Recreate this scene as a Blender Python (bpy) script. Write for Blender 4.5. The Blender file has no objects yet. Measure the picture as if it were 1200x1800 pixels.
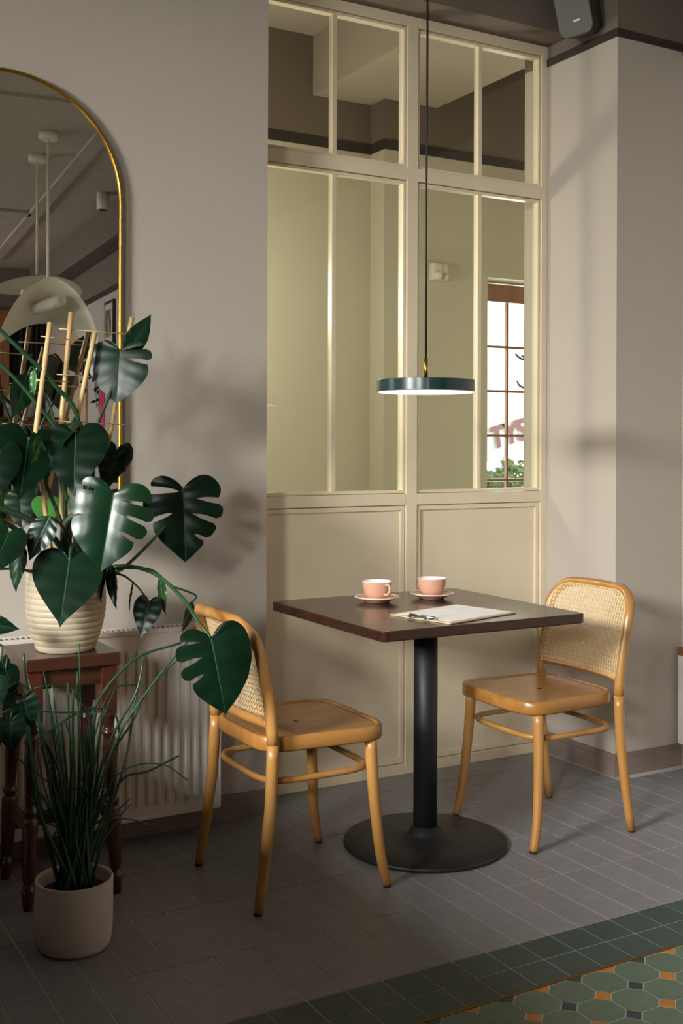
import bpy, math, random
from mathutils import Vector, Matrix

random.seed(7)
S = bpy.context.scene
COL = S.collection

# ------------------------------------------------------------------ camera
FPX, YAW, ROLL, HOR, CH = 1978.4, 0.516828, 0.0037524, 783.45, 1.265
cF = Vector((math.sin(YAW), math.cos(YAW), 0))
cR0 = Vector((math.cos(YAW), -math.sin(YAW), 0))
cU0 = Vector((0, 0, 1))
cR = cR0 * math.cos(ROLL) + cU0 * math.sin(ROLL)
cU = cU0 * math.cos(ROLL) - cR0 * math.sin(ROLL)
cam_d = bpy.data.cameras.new('camera')
cam = bpy.data.objects.new('camera', cam_d)
COL.objects.link(cam)
cam_d.sensor_fit = 'VERTICAL'
cam_d.sensor_height = 36.0
cam_d.sensor_width = 24.0
cam_d.lens = FPX / 1800 * 36.0
cam_d.shift_y = (HOR - 900) / 1800
cam_d.clip_start = 0.02
mw = Matrix.Identity(4)
for i in range(3):
    mw[i][0] = cR[i]; mw[i][1] = cU[i]; mw[i][2] = -cF[i]
mw[2][3] = CH
cam.matrix_world = mw
S.camera = cam

def at(px, py, Y):
    """point seen at that place of the photograph, standing at depth Y of the room"""
    d = cF + cR * ((px - 600) / FPX) - cU * ((py - HOR) / FPX)
    return Vector((0, 0, CH)) + d * (Y / d.y)

# ------------------------------------------------------------------ light
S.view_settings.view_transform = 'Standard'
S.view_settings.look = 'None'
S.view_settings.gamma = 1.0
S.view_settings.use_curve_mapping = False
S.view_settings.exposure = -0.36
S.cycles.use_denoising = True
S.cycles.max_bounces = 10
S.cycles.diffuse_bounces = 5
S.cycles.glossy_bounces = 6
S.cycles.transparent_max_bounces = 24
S.cycles.sample_clamp_indirect = 4.0
S.cycles.caustics_reflective = False
S.cycles.caustics_refractive = False
W = bpy.data.worlds.new('overcast_sky')
S.world = W
W.use_nodes = True
bg = W.node_tree.nodes['Background']
bg.inputs[0].default_value = (0.95, 0.98, 1.0, 1)
bg.inputs[1].default_value = 3.6

def area(name, loc, rot, sx, sy, power, color):
    l = bpy.data.lights.new(name, 'AREA')
    l.shape = 'RECTANGLE'; l.size = sx; l.size_y = sy
    l.energy = power; l.color = color
    o = bpy.data.objects.new(name, l)
    COL.objects.link(o)
    o.location = loc; o.rotation_euler = rot
    return o
DAY = (1.0, 0.975, 0.945)
R90 = math.pi / 2
# daylight through the two windows of the wall on the left and the window of the far room
WIN_A = (0.85, 1.95); WIN_B = (-1.55, -0.45); WZ = (0.95, 2.55)
WIN_C = (-5.9, -4.6)
TILT = math.radians(18)
area('daylight_near_window', (-3.7, 1.0, 3.0), (0, -R90 + TILT, 0), 1.7, 1.7, 2250, DAY)
area('daylight_second_window', (-3.7, -1.9, 3.0), (0, -R90 + TILT, 0), 1.7, 1.7, 1300, DAY)
area('daylight_third_window', (-3.2, -5.2, 2.2), (0, -R90, 0), 1.6, 1.4, 340, DAY)
area('daylight_far_window', (4.45, 5.45, 1.5), (-R90, 0, 0), 1.0, 1.2, 60, DAY)

# ------------------------------------------------------------------ materials
def srgb(r, g, b):
    f = lambda c: (c / 255) / 12.92 if c / 255 <= .04045 else ((c / 255 + .055) / 1.055) ** 2.4
    return (f(r), f(g), f(b), 1)

class NT:
    def __init__(self, name):
        self.m = bpy.data.materials.new(name)
        self.m.use_nodes = True
        self.t = self.m.node_tree
        self.p = self.t.nodes['Principled BSDF']
        self.out = self.t.nodes['Material Output']
    def n(self, typ, **kw):
        x = self.t.nodes.new(typ)
        for k, v in kw.items():
            setattr(x, k, v)
        return x
    def l(self, a, b):
        self.t.links.new(a, b)

def mat(name, c1, rough=.5, c2=None, scale=8, stretch=(1, 1, 1), bump=0, bscale=200, metal=0, coat=0, spec=.5,
        vary=0, detail=4, lo=.35, hi=.65, trans=0):
    """procedural material: noise between two colours, optional fine relief, optional change from object to object"""
    k = NT(name)
    p = k.p
    p.inputs['Roughness'].default_value = rough
    p.inputs['Metallic'].default_value = metal
    p.inputs['Coat Weight'].default_value = coat
    p.inputs['Coat Roughness'].default_value = .12
    p.inputs['Specular IOR Level'].default_value = spec
    tc = k.n('ShaderNodeTexCoord')
    mp = k.n('ShaderNodeMapping')
    mp.inputs['Scale'].default_value = stretch
    k.l(tc.outputs['Object'], mp.inputs['Vector'])
    nz = k.n('ShaderNodeTexNoise')
    nz.inputs['Scale'].default_value = scale
    nz.inputs['Detail'].default_value = detail
    k.l(mp.outputs[0], nz.inputs['Vector'])
    rp = k.n('ShaderNodeValToRGB')
    rp.color_ramp.elements[0].position = lo
    rp.color_ramp.elements[1].position = hi
    rp.color_ramp.elements[0].color = c1
    rp.color_ramp.elements[1].color = c2 or tuple(min(1, x * 1.08) for x in c1[:3]) + (1,)
    k.l(nz.outputs['Fac'], rp.inputs[0])
    col = rp.outputs[0]
    if vary:
        oi = k.n('ShaderNodeObjectInfo')
        mr = k.n('ShaderNodeMapRange')
        mr.inputs['To Min'].default_value = 1 - vary
        mr.inputs['To Max'].default_value = 1 + vary
        k.l(oi.outputs['Random'], mr.inputs['Value'])
        hs = k.n('ShaderNodeHueSaturation')
        k.l(mr.outputs[0], hs.inputs['Value'])
        k.l(col, hs.inputs['Color'])
        col = hs.outputs[0]
    k.l(col, p.inputs['Base Color'])
    if bump:
        b = k.n('ShaderNodeBump')
        b.inputs['Strength'].default_value = bump
        b.inputs['Distance'].default_value = .002
        n2 = k.n('ShaderNodeTexNoise')
        n2.inputs['Scale'].default_value = bscale
        n2.inputs['Detail'].default_value = 3
        k.l(mp.outputs[0], n2.inputs['Vector'])
        k.l(n2.outputs['Fac'], b.inputs['Height'])
        k.l(b.outputs[0], p.inputs['Normal'])
    if trans:
        p.inputs['Transmission Weight'].default_value = trans
    return k.m

def emit_mat(name, color, strength, base=(.8, .8, .8, 1)):
    k = NT(name)
    nz = k.n('ShaderNodeTexNoise'); nz.inputs['Scale'].default_value = 3
    rp = k.n('ShaderNodeValToRGB')
    rp.color_ramp.elements[0].color = tuple(c * .96 for c in color[:3]) + (1,)
    rp.color_ramp.elements[1].color = color
    k.l(nz.outputs['Fac'], rp.inputs[0])
    k.l(rp.outputs[0], k.p.inputs['Emission Color'])
    k.p.inputs['Base Color'].default_value = base
    k.p.inputs['Emission Strength'].default_value = strength
    return k.m

def glass_mat(name, tint, refl=1.0, ior=1.5):
    k = NT(name)
    k.t.nodes.remove(k.p)
    tr = k.n('ShaderNodeBsdfTransparent'); tr.inputs[0].default_value = tint
    gl = k.n('ShaderNodeBsdfGlossy'); gl.inputs['Roughness'].default_value = .0
    gl.inputs['Color'].default_value = (refl, refl, refl, 1)
    fr = k.n('ShaderNodeFresnel'); fr.inputs['IOR'].default_value = ior
    mx = k.n('ShaderNodeMixShader')
    ge = k.n('ShaderNodeNewGeometry')
    sb_ = k.n('ShaderNodeMath', operation='SUBTRACT'); sb_.inputs[0].default_value = 1.0
    k.l(ge.outputs['Backfacing'], sb_.inputs[1])
    mu = k.n('ShaderNodeMath', operation='MULTIPLY')
    k.l(fr.outputs[0], mu.inputs[0]); k.l(sb_.outputs[0], mu.inputs[1])
    k.l(mu.outputs[0], mx.inputs[0]); k.l(tr.outputs[0], mx.inputs[1]); k.l(gl.outputs[0], mx.inputs[2])
    k.l(mx.outputs[0], k.out.inputs['Surface'])
    return k.m

def wall_mat(name, low, high, zsplit=2.857):
    """two coats of paint, the darker one above the picture rail, on a fine woven paper"""
    k = NT(name)
    g = k.n('ShaderNodeNewGeometry')
    sx = k.n('ShaderNodeSeparateXYZ'); k.l(g.outputs['Position'], sx.inputs[0])
    gt = k.n('ShaderNodeMath', operation='GREATER_THAN'); gt.inputs[1].default_value = zsplit
    k.l(sx.outputs['Z'], gt.inputs[0])
    nz = k.n('ShaderNodeTexNoise'); nz.inputs['Scale'].default_value = 1.7; nz.inputs['Detail'].default_value = 6
    k.l(g.outputs['Position'], nz.inputs['Vector'])
    mr = k.n('ShaderNodeMapRange'); mr.inputs['To Min'].default_value = .94; mr.inputs['To Max'].default_value = 1.05
    k.l(nz.outputs['Fac'], mr.inputs['Value'])
    mx = k.n('ShaderNodeMix', data_type='RGBA')
    k.l(gt.outputs[0], mx.inputs['Factor'])
    mx.inputs['A'].default_value = low; mx.inputs['B'].default_value = high
    hs = k.n('ShaderNodeHueSaturation'); k.l(mr.outputs[0], hs.inputs['Value']); k.l(mx.outputs['Result'], hs.inputs['Color'])
    k.l(hs.outputs[0], k.p.inputs['Base Color'])
    k.p.inputs['Roughness'].default_value = .75
    k.p.inputs['Specular IOR Level'].default_value = .25
    b = k.n('ShaderNodeBump'); b.inputs['Strength'].default_value = .35; b.inputs['Distance'].default_value = .002
    n2 = k.n('ShaderNodeTexNoise'); n2.inputs['Scale'].default_value = 260; n2.inputs['Detail'].default_value = 2
    k.l(g.outputs['Position'], n2.inputs['Vector']); k.l(n2.outputs['Fac'], b.inputs['Height'])
    k.l(b.outputs[0], k.p.inputs['Normal'])
    return k.m

M = {}
M['wall'] = wall_mat('greige_wall_paint', srgb(184, 174, 164), srgb(116, 104, 95))
M['wall_far'] = wall_mat('far_room_paint', srgb(205, 198, 177), srgb(120, 108, 96))
M['ceiling'] = mat('ceiling_paint', srgb(176, 164, 152), .8, scale=2)
M['band'] = mat('dark_rail_paint', srgb(52, 44, 40), .6)
M['cream'] = mat('cream_joinery_paint', srgb(224, 208, 180), .42, srgb(229, 214, 188), scale=5, bump=.08, bscale=90)
M['skirt'] = mat('taupe_tile_skirting', srgb(122, 108, 100), .45, srgb(132, 117, 108), scale=12)
M['grout'] = mat('grout', srgb(176, 170, 166), .85, srgb(190, 184, 180), scale=30)
M['tile_grey'] = mat('grey_quarry_tile', srgb(118, 117, 122), .40, srgb(128, 127, 132), scale=25, bump=.12, bscale=120, vary=.05)
M['tile_green'] = mat('dark_green_tile', srgb(44, 64, 62), .42, srgb(50, 71, 69), scale=25, bump=.12, bscale=120, vary=.08)
M['tile_sage'] = mat('sage_octagon_tile', srgb(84, 102, 88), .45, srgb(92, 110, 95), scale=25, bump=.12, bscale=120, vary=.06)
M['tile_orange'] = mat('ochre_inset_tile', srgb(170, 108, 34), .45, srgb(180, 118, 42), scale=25, vary=.06)
M['tile_navy'] = mat('navy_inset_tile', srgb(36, 48, 56), .45, srgb(42, 54, 62), scale=25, vary=.06)
M['brass'] = mat('brushed_brass', srgb(196, 146, 58), .28, srgb(210, 160, 70), scale=40, metal=1)
M['brass_trim'] = mat('brass_floor_strip', srgb(120, 92, 40), .45, metal=.8)
M['beech'] = mat('honey_beech', srgb(160, 110, 54), .36, srgb(176, 128, 70), scale=14, stretch=(1, 1, .12), bump=.05, coat=.15)
M['beech_seat'] = mat('honey_plywood', srgb(148, 98, 46), .3, srgb(168, 118, 62), scale=18, stretch=(.08, 1, 1), bump=.05, coat=.2)
M['cane'] = mat('woven_cane', srgb(228, 194, 142), .55, srgb(240, 212, 166), scale=60)
M['walnut'] = mat('dark_stained_top', srgb(35, 16, 9), .22, srgb(56, 27, 16), scale=7, stretch=(.16, 2.2, 1), bump=.05, bscale=60, coat=.12)
M['black_metal'] = mat('black_powder_coat', srgb(24, 24, 26), .5, srgb(30, 30, 32), bump=.1, bscale=500)
M['rubber'] = mat('black_rubber', srgb(20, 20, 20), .7)
M['pink'] = mat('pink_glaze', srgb(208, 158, 134), .18, srgb(214, 166, 143), scale=10, coat=.4)
M['white_glaze'] = mat('white_glaze', srgb(236, 230, 222), .15, coat=.4)
M['rose_rim'] = mat('pale_rose_glaze', srgb(232, 214, 204), .15, coat=.4)
M['paper'] = mat('printed_paper', srgb(214, 212, 214), .8, srgb(236, 234, 234), scale=26, stretch=(.3, 2, 1), lo=.3, hi=.5, detail=6)
M['board'] = mat('fibre_board', srgb(196, 176, 146), .6, scale=60)
M['steel'] = mat('nickel', srgb(190, 186, 180), .22, metal=1)
M['lamp_green'] = mat('dark_green_lacquer', srgb(14, 46, 46), .26, srgb(18, 52, 52), coat=.5)
M['lamp_glow'] = emit_mat('opal_diffuser_lit', (1, .92, .82, 1), 3.2)
M['globe_glow'] = emit_mat('opal_globe_lit', (1, .93, .79, 1), 95)
M['cord'] = mat('black_cord', srgb(16, 16, 18), .6)
M['speaker'] = mat('speaker_grille_cloth', srgb(104, 99, 95), .7, srgb(112, 107, 102), scale=300, bump=.3, bscale=900)
M['speaker_body'] = mat('speaker_cabinet', srgb(58, 55, 52), .5)
M['mirror'] = mat('mirror_silver', (.86, .86, .86, 1), .0, (.87, .87, .87, 1), metal=1)
M['radiator'] = mat('white_enamel', srgb(206, 196, 188), .35, srgb(212, 203, 195), scale=3)
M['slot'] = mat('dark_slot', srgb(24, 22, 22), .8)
M['mahogany'] = mat('red_brown_wood', srgb(50, 25, 15), .35, srgb(68, 37, 24), scale=9, stretch=(.3, 2, 2), coat=.3, bump=.05)
M['mahogany_leg'] = mat('red_brown_turned_wood', srgb(58, 26, 16), .3, srgb(78, 36, 24), scale=12, stretch=(2, 2, .2), coat=.3)
M['pot_cream'] = mat('cream_stoneware', srgb(170, 155, 132), .5, srgb(180, 166, 143), scale=6, coat=.15)
M['pot_white'] = mat('matte_white_pot', srgb(188, 174, 168), .75, srgb(198, 184, 178), scale=10, bump=.1, bscale=300)
M['soil'] = mat('potting_soil', srgb(44, 32, 24), .95, srgb(66, 50, 38), scale=90, bump=.8, bscale=80)
M['leaf'] = mat('monstera_leaf', srgb(9, 35, 20), .30, srgb(13, 44, 24), scale=14, vary=.22, spec=.34)
M['leaf_dark'] = mat('glossy_dark_leaf', srgb(5, 25, 14), .32, srgb(8, 33, 17), scale=14, vary=.2, spec=.22)
M['leaf_light'] = mat('young_leaf', srgb(50, 104, 44), .32, srgb(70, 126, 56), scale=14, vary=.15)
M['vein'] = mat('leaf_midrib', srgb(34, 76, 40), .4)
M['stem'] = mat('plant_stem', srgb(26, 62, 34), .4, srgb(38, 78, 44), scale=20, vary=.15)
M['stem_dark'] = mat('old_plant_stem', srgb(30, 48, 32), .5, srgb(44, 64, 40), scale=20)
M['rush'] = mat('rush_stem', srgb(20, 58, 38), .4, srgb(32, 78, 50), scale=20, vary=.25)
M['bamboo'] = mat('bamboo_stake', srgb(190, 156, 104), .45, srgb(208, 176, 124), scale=8, stretch=(1, 1, .2))
M['straw'] = mat('bamboo_skewer', srgb(216, 196, 146), .5)
M['ivory'] = mat('ivory_lacquer', srgb(230, 222, 202), .45, scale=3)
M['white_plastic'] = mat('white_plastic', srgb(222, 216, 200), .4)
M['oak'] = mat('brown_oak', srgb(122, 78, 42), .5, srgb(146, 96, 54), scale=6, stretch=(2, 2, .2))
M['darkness'] = mat('black_curtain_cloth', srgb(20, 15, 14), .9)
M['tan'] = mat('tan_panel', srgb(186, 158, 134), .7)
M['win_wood'] = mat('brown_window_wood', srgb(132, 84, 58), .5, srgb(150, 98, 70), scale=8, stretch=(2, 2, .3))
M['pane'] = glass_mat('window_glass', (.97, .985, .975, 1))
M['part_pane'] = glass_mat('partition_glass', (.93, .95, .90, 1), 1.0, 1.52)
M['parasol'] = mat('white_parasol_cloth', srgb(240, 240, 240), .8)
M['print_red'] = mat('faded_red_print', srgb(150, 104, 108), .8, srgb(158, 114, 118), scale=4)
M['decal'] = mat('dark_window_decal', srgb(70, 62, 58), .7)
M['hedge'] = mat('hedge_leaf', srgb(44, 74, 14), .5, srgb(104, 132, 44), scale=3, vary=.2)
M['ground'] = mat('outside_paving', srgb(150, 146, 140), .9, scale=20)
M['pink_print'] = mat('pink_poster_print', srgb(206, 40, 96), .6)
M['terracotta'] = mat('clay', srgb(150, 92, 70), .7)
M['bottle'] = mat('clear_bottle', srgb(150, 160, 160), .1, srgb(190, 196, 196), scale=20)
M['bottle_dark'] = mat('dark_bottle', srgb(60, 34, 44), .15)
M['print'] = mat('framed_print', srgb(60, 58, 52), .5, srgb(150, 140, 122), scale=9)

# ------------------------------------------------------------------ mesh helpers
class MB:
    def __init__(self):
        self.v = []; self.f = []; self.mi = []; self.sm = []
        self.cur = 0; self.smooth = False
    def face(self, idx, smooth=None):
        self.f.append(tuple(idx)); self.mi.append(self.cur)
        self.sm.append(self.smooth if smooth is None else smooth)
    def add(self, vs):
        b = len(self.v); self.v.extend(Vector(q) for q in vs); return b
    def box(self, x0, x1, y0, y1, z0, z1):
        b = self.add([(x0, y0, z0), (x1, y0, z0), (x1, y1, z0), (x0, y1, z0), (x0, y0, z1), (x1, y0, z1), (x1, y1, z1), (x0, y1, z1)])
        for q in ((0, 3, 2, 1), (4, 5, 6, 7), (0, 1, 5, 4), (1, 2, 6, 5), (2, 3, 7, 6), (3, 0, 4, 7)):
            self.face([b + i for i in q], False)
        return self
    def prism(self, poly, z0, z1, axis='z'):
        n = len(poly)
        def P(a, b_, c):
            return {'z': (a, b_, c), 'y': (a, c, b_), 'x': (c, a, b_)}[axis]
        b = self.add([P(p[0], p[1], z0) for p in poly] + [P(p[0], p[1], z1) for p in poly])
        flip = axis == 'y'
        bot = [b + i for i in range(n)]; top = [b + n + i for i in range(n)]
        self.face(top if not flip else top[::-1], False)
        self.face(bot[::-1] if not flip else bot, False)
        for i in range(n):
            j = (i + 1) % n
            q = [b + i, b + j, b + n + j, b + n + i]
            self.face(q if not flip else q[::-1])
        return self
    def tube(self, pts, r, n=8, closed=False, squash=1.0, ref=None):
        pts = [Vector(p) for p in pts]
        m = len(pts)
        rs = r if isinstance(r, (list, tuple)) else [r] * m
        tang = []
        for i in range(m):
            if closed:
                t = pts[(i + 1) % m] - pts[i - 1]
            else:
                t = pts[min(i + 1, m - 1)] - pts[max(i - 1, 0)]
            tang.append(t.normalized() if t.length > 1e-9 else Vector((0, 0, 1)))
        ref = Vector(ref) if ref else (Vector((0, 0, 1)) if abs(tang[0].z) < .9 else Vector((1, 0, 0)))
        nx = (ref - tang[0] * ref.dot(tang[0])).normalized()
        rings = []
        for i in range(m):
            nx = (nx - tang[i] * nx.dot(tang[i]))
            nx = nx.normalized() if nx.length > 1e-6 else tang[i].orthogonal().normalized()
            ny = tang[i].cross(nx)
            rings.append(self.add([pts[i] + nx * (rs[i] * math.cos(2 * math.pi * k / n)) + ny * (rs[i] * squash * math.sin(2 * math.pi * k / n)) for k in range(n)]))
        for i in range(m if closed else m - 1):
            a, b = rings[i], rings[(i + 1) % m]
            for k in range(n):
                self.face((a + k, a + (k + 1) % n, b + (k + 1) % n, b + k), True)
        if not closed:
            self.face([rings[0] + k for k in range(n)][::-1], False)
            self.face([rings[-1] + k for k in range(n)], False)
        return self
    def lathe(self, prof, c=(0, 0, 0), n=32, caps=True, smooth=True):
        c = Vector(c)
        rings = []
        for r, z in prof:
            rings.append(self.add([c + Vector((r * math.cos(2 * math.pi * k / n), r * math.sin(2 * math.pi * k / n), z)) for k in range(n)]))
        for a, b in zip(rings, rings[1:]):
            for k in range(n):
                self.face((a + k, a + (k + 1) % n, b + (k + 1) % n, b + k), smooth)
        if caps:
            self.face([rings[0] + k for k in range(n)][::-1], False)
            self.face([rings[-1] + k for k in range(n)], False)
        return self
    def grid(self, rows, smooth=True, flip=False):
        idx = [self.add(r) for r in rows]
        w = len(rows[0])
        for i in range(len(rows) - 1):
            for k in range(w - 1):
                q = (idx[i] + k, idx[i] + k + 1, idx[i + 1] + k + 1, idx[i + 1] + k)
                self.face(q[::-1] if flip else q, smooth)
        return self
    def mesh(self, name, mats, off=Vector((0, 0, 0))):
        me = bpy.data.meshes.new(name)
        me.from_pydata([tuple(p - off) for p in self.v], [], self.f)
        for m_ in mats:
            me.materials.append(M[m_])
        me.polygons.foreach_set('material_index', self.mi)
        me.polygons.foreach_set('use_smooth', self.sm)
        me.update()
        return me

LOC = {}
def thing(name, label, cat, loc=(0, 0, 0), rz=0, group=None, kind=None):
    o = bpy.data.objects.new(name, None)
    COL.objects.link(o)
    o.empty_display_size = .05
    o.location = loc; o.rotation_euler = (0, 0, rz)
    tag(o, label, cat, group, kind)
    LOC[o.name] = Vector(loc)
    return o
def tag(o, label, cat, group=None, kind=None):
    if label: o['label'] = label
    if cat: o['category'] = cat
    if group: o['group'] = group
    if kind: o['kind'] = kind
    return o
def obj(name, mb, mats, parent=None, bevel=0, local=False, origin=None):
    if isinstance(mats, str): mats = [mats]
    off = Vector((0, 0, 0))
    if parent is not None and not local:
        off = LOC[parent.name]
    if parent is None and origin is not None:
        off = Vector(origin)
    o = bpy.data.objects.new(name, mb.mesh(name, mats, off))
    COL.objects.link(o)
    LOC[o.name] = off
    if parent is not None:
        o.parent = parent
    elif origin is not None:
        o.location = off
    if bevel:
        b = o.modifiers.new('bevel', 'BEVEL'); b.width = bevel; b.segments = 2; b.limit_method = 'ANGLE'
    return o
def struct(name, mb, mats, parent=None, bevel=0, label=None):
    o = obj(name, mb, mats, parent, bevel)
    if parent is None:
        o['kind'] = 'structure'
        if label: o['label'] = label
    return o
def inst(src, name, loc, parent, rz=0, material=None):
    o = bpy.data.objects.new(name, src)
    COL.objects.link(o)
    o.parent = parent
    o.location = Vector(loc) - LOC[parent.name]
    o.rotation_euler = (0, 0, rz)
    return o
def spl(pts, k=6):
    """smooth curve through points"""
    P = [Vector(p) for p in pts]
    if len(P) < 3:
        return [P[0].lerp(P[-1], i / k) for i in range(k + 1)]
    P = [P[0] * 2 - P[1]] + P + [P[-1] * 2 - P[-2]]
    out = []
    for i in range(1, len(P) - 2):
        for j in range(k):
            t = j / k
            a, b, c, d = P[i - 1], P[i], P[i + 1], P[i + 2]
            out.append(.5 * ((2 * b) + (c - a) * t + (2 * a - 5 * b + 4 * c - d) * t * t + (3 * b - a - 3 * c + d) * t ** 3))
    out.append(P[-2])
    return out
def rrect(x0, x1, y0, y1, r, k=6):
    out = []
    for cx, cy, a0 in ((x1 - r, y1 - r, 0), (x0 + r, y1 - r, 90), (x0 + r, y0 + r, 180), (x1 - r, y0 + r, 270)):
        for i in range(k + 1):
            a = math.radians(a0 + 90 * i / k)
            out.append((cx + r * math.cos(a), cy + r * math.sin(a)))
    return out

# ------------------------------------------------------------------ room shell
ZC = 3.56
YL, YP, YB = 3.50, 3.648, 3.757           # mirror wall face, partition face, back of that wall
XE, XP, XR = 1.693, 3.055, 3.409          # end of mirror wall, pilaster side, pilaster end
XW, YREAR = -2.5, -7.9

# floor: bed of grout and every tile laid on it
floor = struct('floor', MB().box(-2.7, 4.2, -8.1, 5.3, -.06, -.0012), 'grout', label='tiled floor, grey field with dark green border and octagon pattern')
PX, X0 = .1014, 1.607
ROWY = .3075
G = .0036
def box_mesh(name, sx, sy, m):
    return MB().box(-sx / 2 + G / 2, sx / 2 - G / 2, -sy / 2 + G / 2, sy / 2 - G / 2, -.009, 0).mesh(name, [m])
grey_me = box_mesh('grey_tile', PX, ROWY, 'tile_grey')
green_me = box_mesh('green_tile', PX, .1, 'tile_green')
YG = 2.265
for k in range(-13, 18):
    x = X0 + (k + .5) * PX
    for r in range(4):
        y = YG + (r + .5) * ROWY
        if x > XP and y > 3.2: continue
        inst(grey_me, 'grey_tile', (x, y, 0), floor)
cut = box_mesh('cut_grey_tile', PX, YP - .002 - (YG + 4 * ROWY), 'tile_grey')
for k in range(1, 14):
    inst(cut, 'cut_grey_tile', (X0 + (k + .5) * PX, (YP - .002 + YG + 4 * ROWY) / 2, 0), floor)
for k in range(-13, 18):
    for r in range(2):
        inst(green_me, 'green_tile', (X0 + (k + .5) * PX, YG - (r + .5) * .1, 0), floor)
obj('brass_strip', MB().box(XW, 4.0, 2.0555, 2.0645, -.01, .0008), 'brass_trim', floor)
# the field of octagons and small diamonds
OC = .024
PYO = .0985
def octa(mb, cx, cy, ym=9):
    hx, hy = PX / 2 - G / 2, PYO / 2 - G / 2
    c = OC
    poly = [(cx + hx, cy + hy - c), (cx + hx - c, cy + hy), (cx - hx + c, cy + hy), (cx - hx, cy + hy - c), (cx - hx, cy - hy + c), (cx - hx + c, cy - hy), (cx + hx - c, cy - hy), (cx + hx, cy - hy + c)]
    mb.prism(poly, -.009, 0)
def diam(mb, cx, cy, half=False):
    d = OC - G * .35
    poly = [(cx + d, cy), (cx, cy + d), (cx - d, cy), (cx, cy - d)]
    if half: poly = [(cx + d, cy), (cx - d, cy), (cx, cy - d)]
    mb.prism(poly, -.009, 0)
oct_me = MB(); octa(oct_me, 0, 0); oct_me = oct_me.mesh('octagon_tile', ['tile_sage'])
dia_me = {}
for key in ('orange', 'navy'):
    d_ = MB(); diam(d_, 0, 0); dia_me[key] = d_.mesh(key + '_inset_tile', ['tile_' + key])
    d_ = MB(); diam(d_, 0, 0, True); dia_me[key + 'h'] = d_.mesh(key + '_half_tile', ['tile_' + key])
Y8 = 2.0535
far_oct, far_or, far_nv = MB(), MB(), MB()
for r in range(0, 80):
    for k in range(-38, 22):
        cx, cy = X0 + (k + .5) * PX, Y8 - (r + .5) * PYO
        nx, ny = X0 + k * PX, Y8 - r * PYO
        key = 'orange' if (k + r) % 2 else 'navy'
        near = r < 6 and -2 <= k <= 11
        if near:
            inst(oct_me, 'octagon_tile', (cx, cy, 0), floor)
            inst(dia_me[key + ('h' if r == 0 else '')], key + '_inset_tile', (nx, ny, 0), floor)
        else:
            octa(far_oct, cx, cy); diam(far_or if key == 'orange' else far_nv, nx, ny, r == 0)
for nm, mb_, m_ in (('octagon_tile_field', far_oct, 'tile_sage'), ('orange_inset_field', far_or, 'tile_orange'), ('navy_inset_field', far_nv, 'tile_navy')):
    obj(nm, mb_, m_, floor)['kind'] = 'stuff'
fg, fe = MB(), MB()
for k in range(-41, -13):
    x = X0 + (k + .5) * PX
    for r in range(4):
        y = YG + (r + .5) * ROWY
        fg.box(x - PX / 2 + G / 2, x + PX / 2 - G / 2, y - ROWY / 2 + G / 2, y + ROWY / 2 - G / 2, -.009, 0)
    for r in range(2):
        y = YG - (r + .5) * .1
        fe.box(x - PX / 2 + G / 2, x + PX / 2 - G / 2, y - .05 + G / 2, y + .05 - G / 2, -.009, 0)
obj('grey_tile_field', fg, 'tile_grey', floor)['kind'] = 'stuff'
obj('green_tile_field', fe, 'tile_green', floor)['kind'] = 'stuff'

ceil = struct('ceiling', MB().box(-2.7, 4.2, -8.1, YB, ZC, ZC + .1), 'ceiling', label='plain taupe ceiling')
# raised strips on the ceiling, seen in the mirror
def strip(name, a, b, w=.12, h=.03):
    a, b = Vector((a[0], a[1], 0)), Vector((b[0], b[1], 0))
    d = (b - a).normalized(); n = Vector((-d.y, d.x, 0)) * w / 2
    return obj(name, MB().prism([(p.x, p.y) for p in (a - n, b - n, b + n, a + n)], ZC - h, ZC - .001), 'ceiling', ceil)
strip('ceiling_strip', (2.49, -.35), (3.14, -7.2))
strip('ceiling_strip', (-2.2, -4.6), (2.82, -4.24), .16)
strip('ceiling_strip', (-2.2, -1.02), (2.5, -.45), .1, .02)

struct('wall_back', MB().box(-2.7, XE, YL, YB, -.01, ZC), 'wall', label='greige wall that carries the arched mirror')
struct('wall_lintel', MB().box(XE, XP, YL, YB, 2.926, ZC), 'wall', label='taupe lintel above the glazed partition')
struct('wall_pilaster', MB().box(XP, XR, 3.24, 3.80, -.01, ZC), 'wall', label='greige pilaster to the right of the partition')
def skew(mb, a, b, t, z0, z1):
    a, b = Vector((a[0], a[1], 0)), Vector((b[0], b[1], 0))
    d = (b - a).normalized(); n = Vector((d.y, -d.x, 0)) * t
    poly = [(p.x, p.y) for p in (a, b, b + n, a + n)]
    mb.prism(poly, z0, z1)
RW = [(XR, 3.24), (3.454, -2.0), (3.97, YREAR)]
rw = MB()
for a, b in zip(RW, RW[1:]):
    skew(rw, a, b, -.15, -.01, ZC)
struct('wall_right', rw, 'wall', label='greige wall on the right side of the room')
struct('wall_rear', MB().box(-2.7, 4.2, YREAR - .15, YREAR, -.01, ZC), 'wall', label='wall at the far end of the room behind the viewer')
# boxed-in duct along the right wall, seen in the mirror
du = MB(); skew(du, (3.30, -2.6), (3.72, -7.85), -.30, 3.22, ZC - .002)
struct('wall_soffit', du, 'wall', label='boxed soffit along the right wall')
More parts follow.
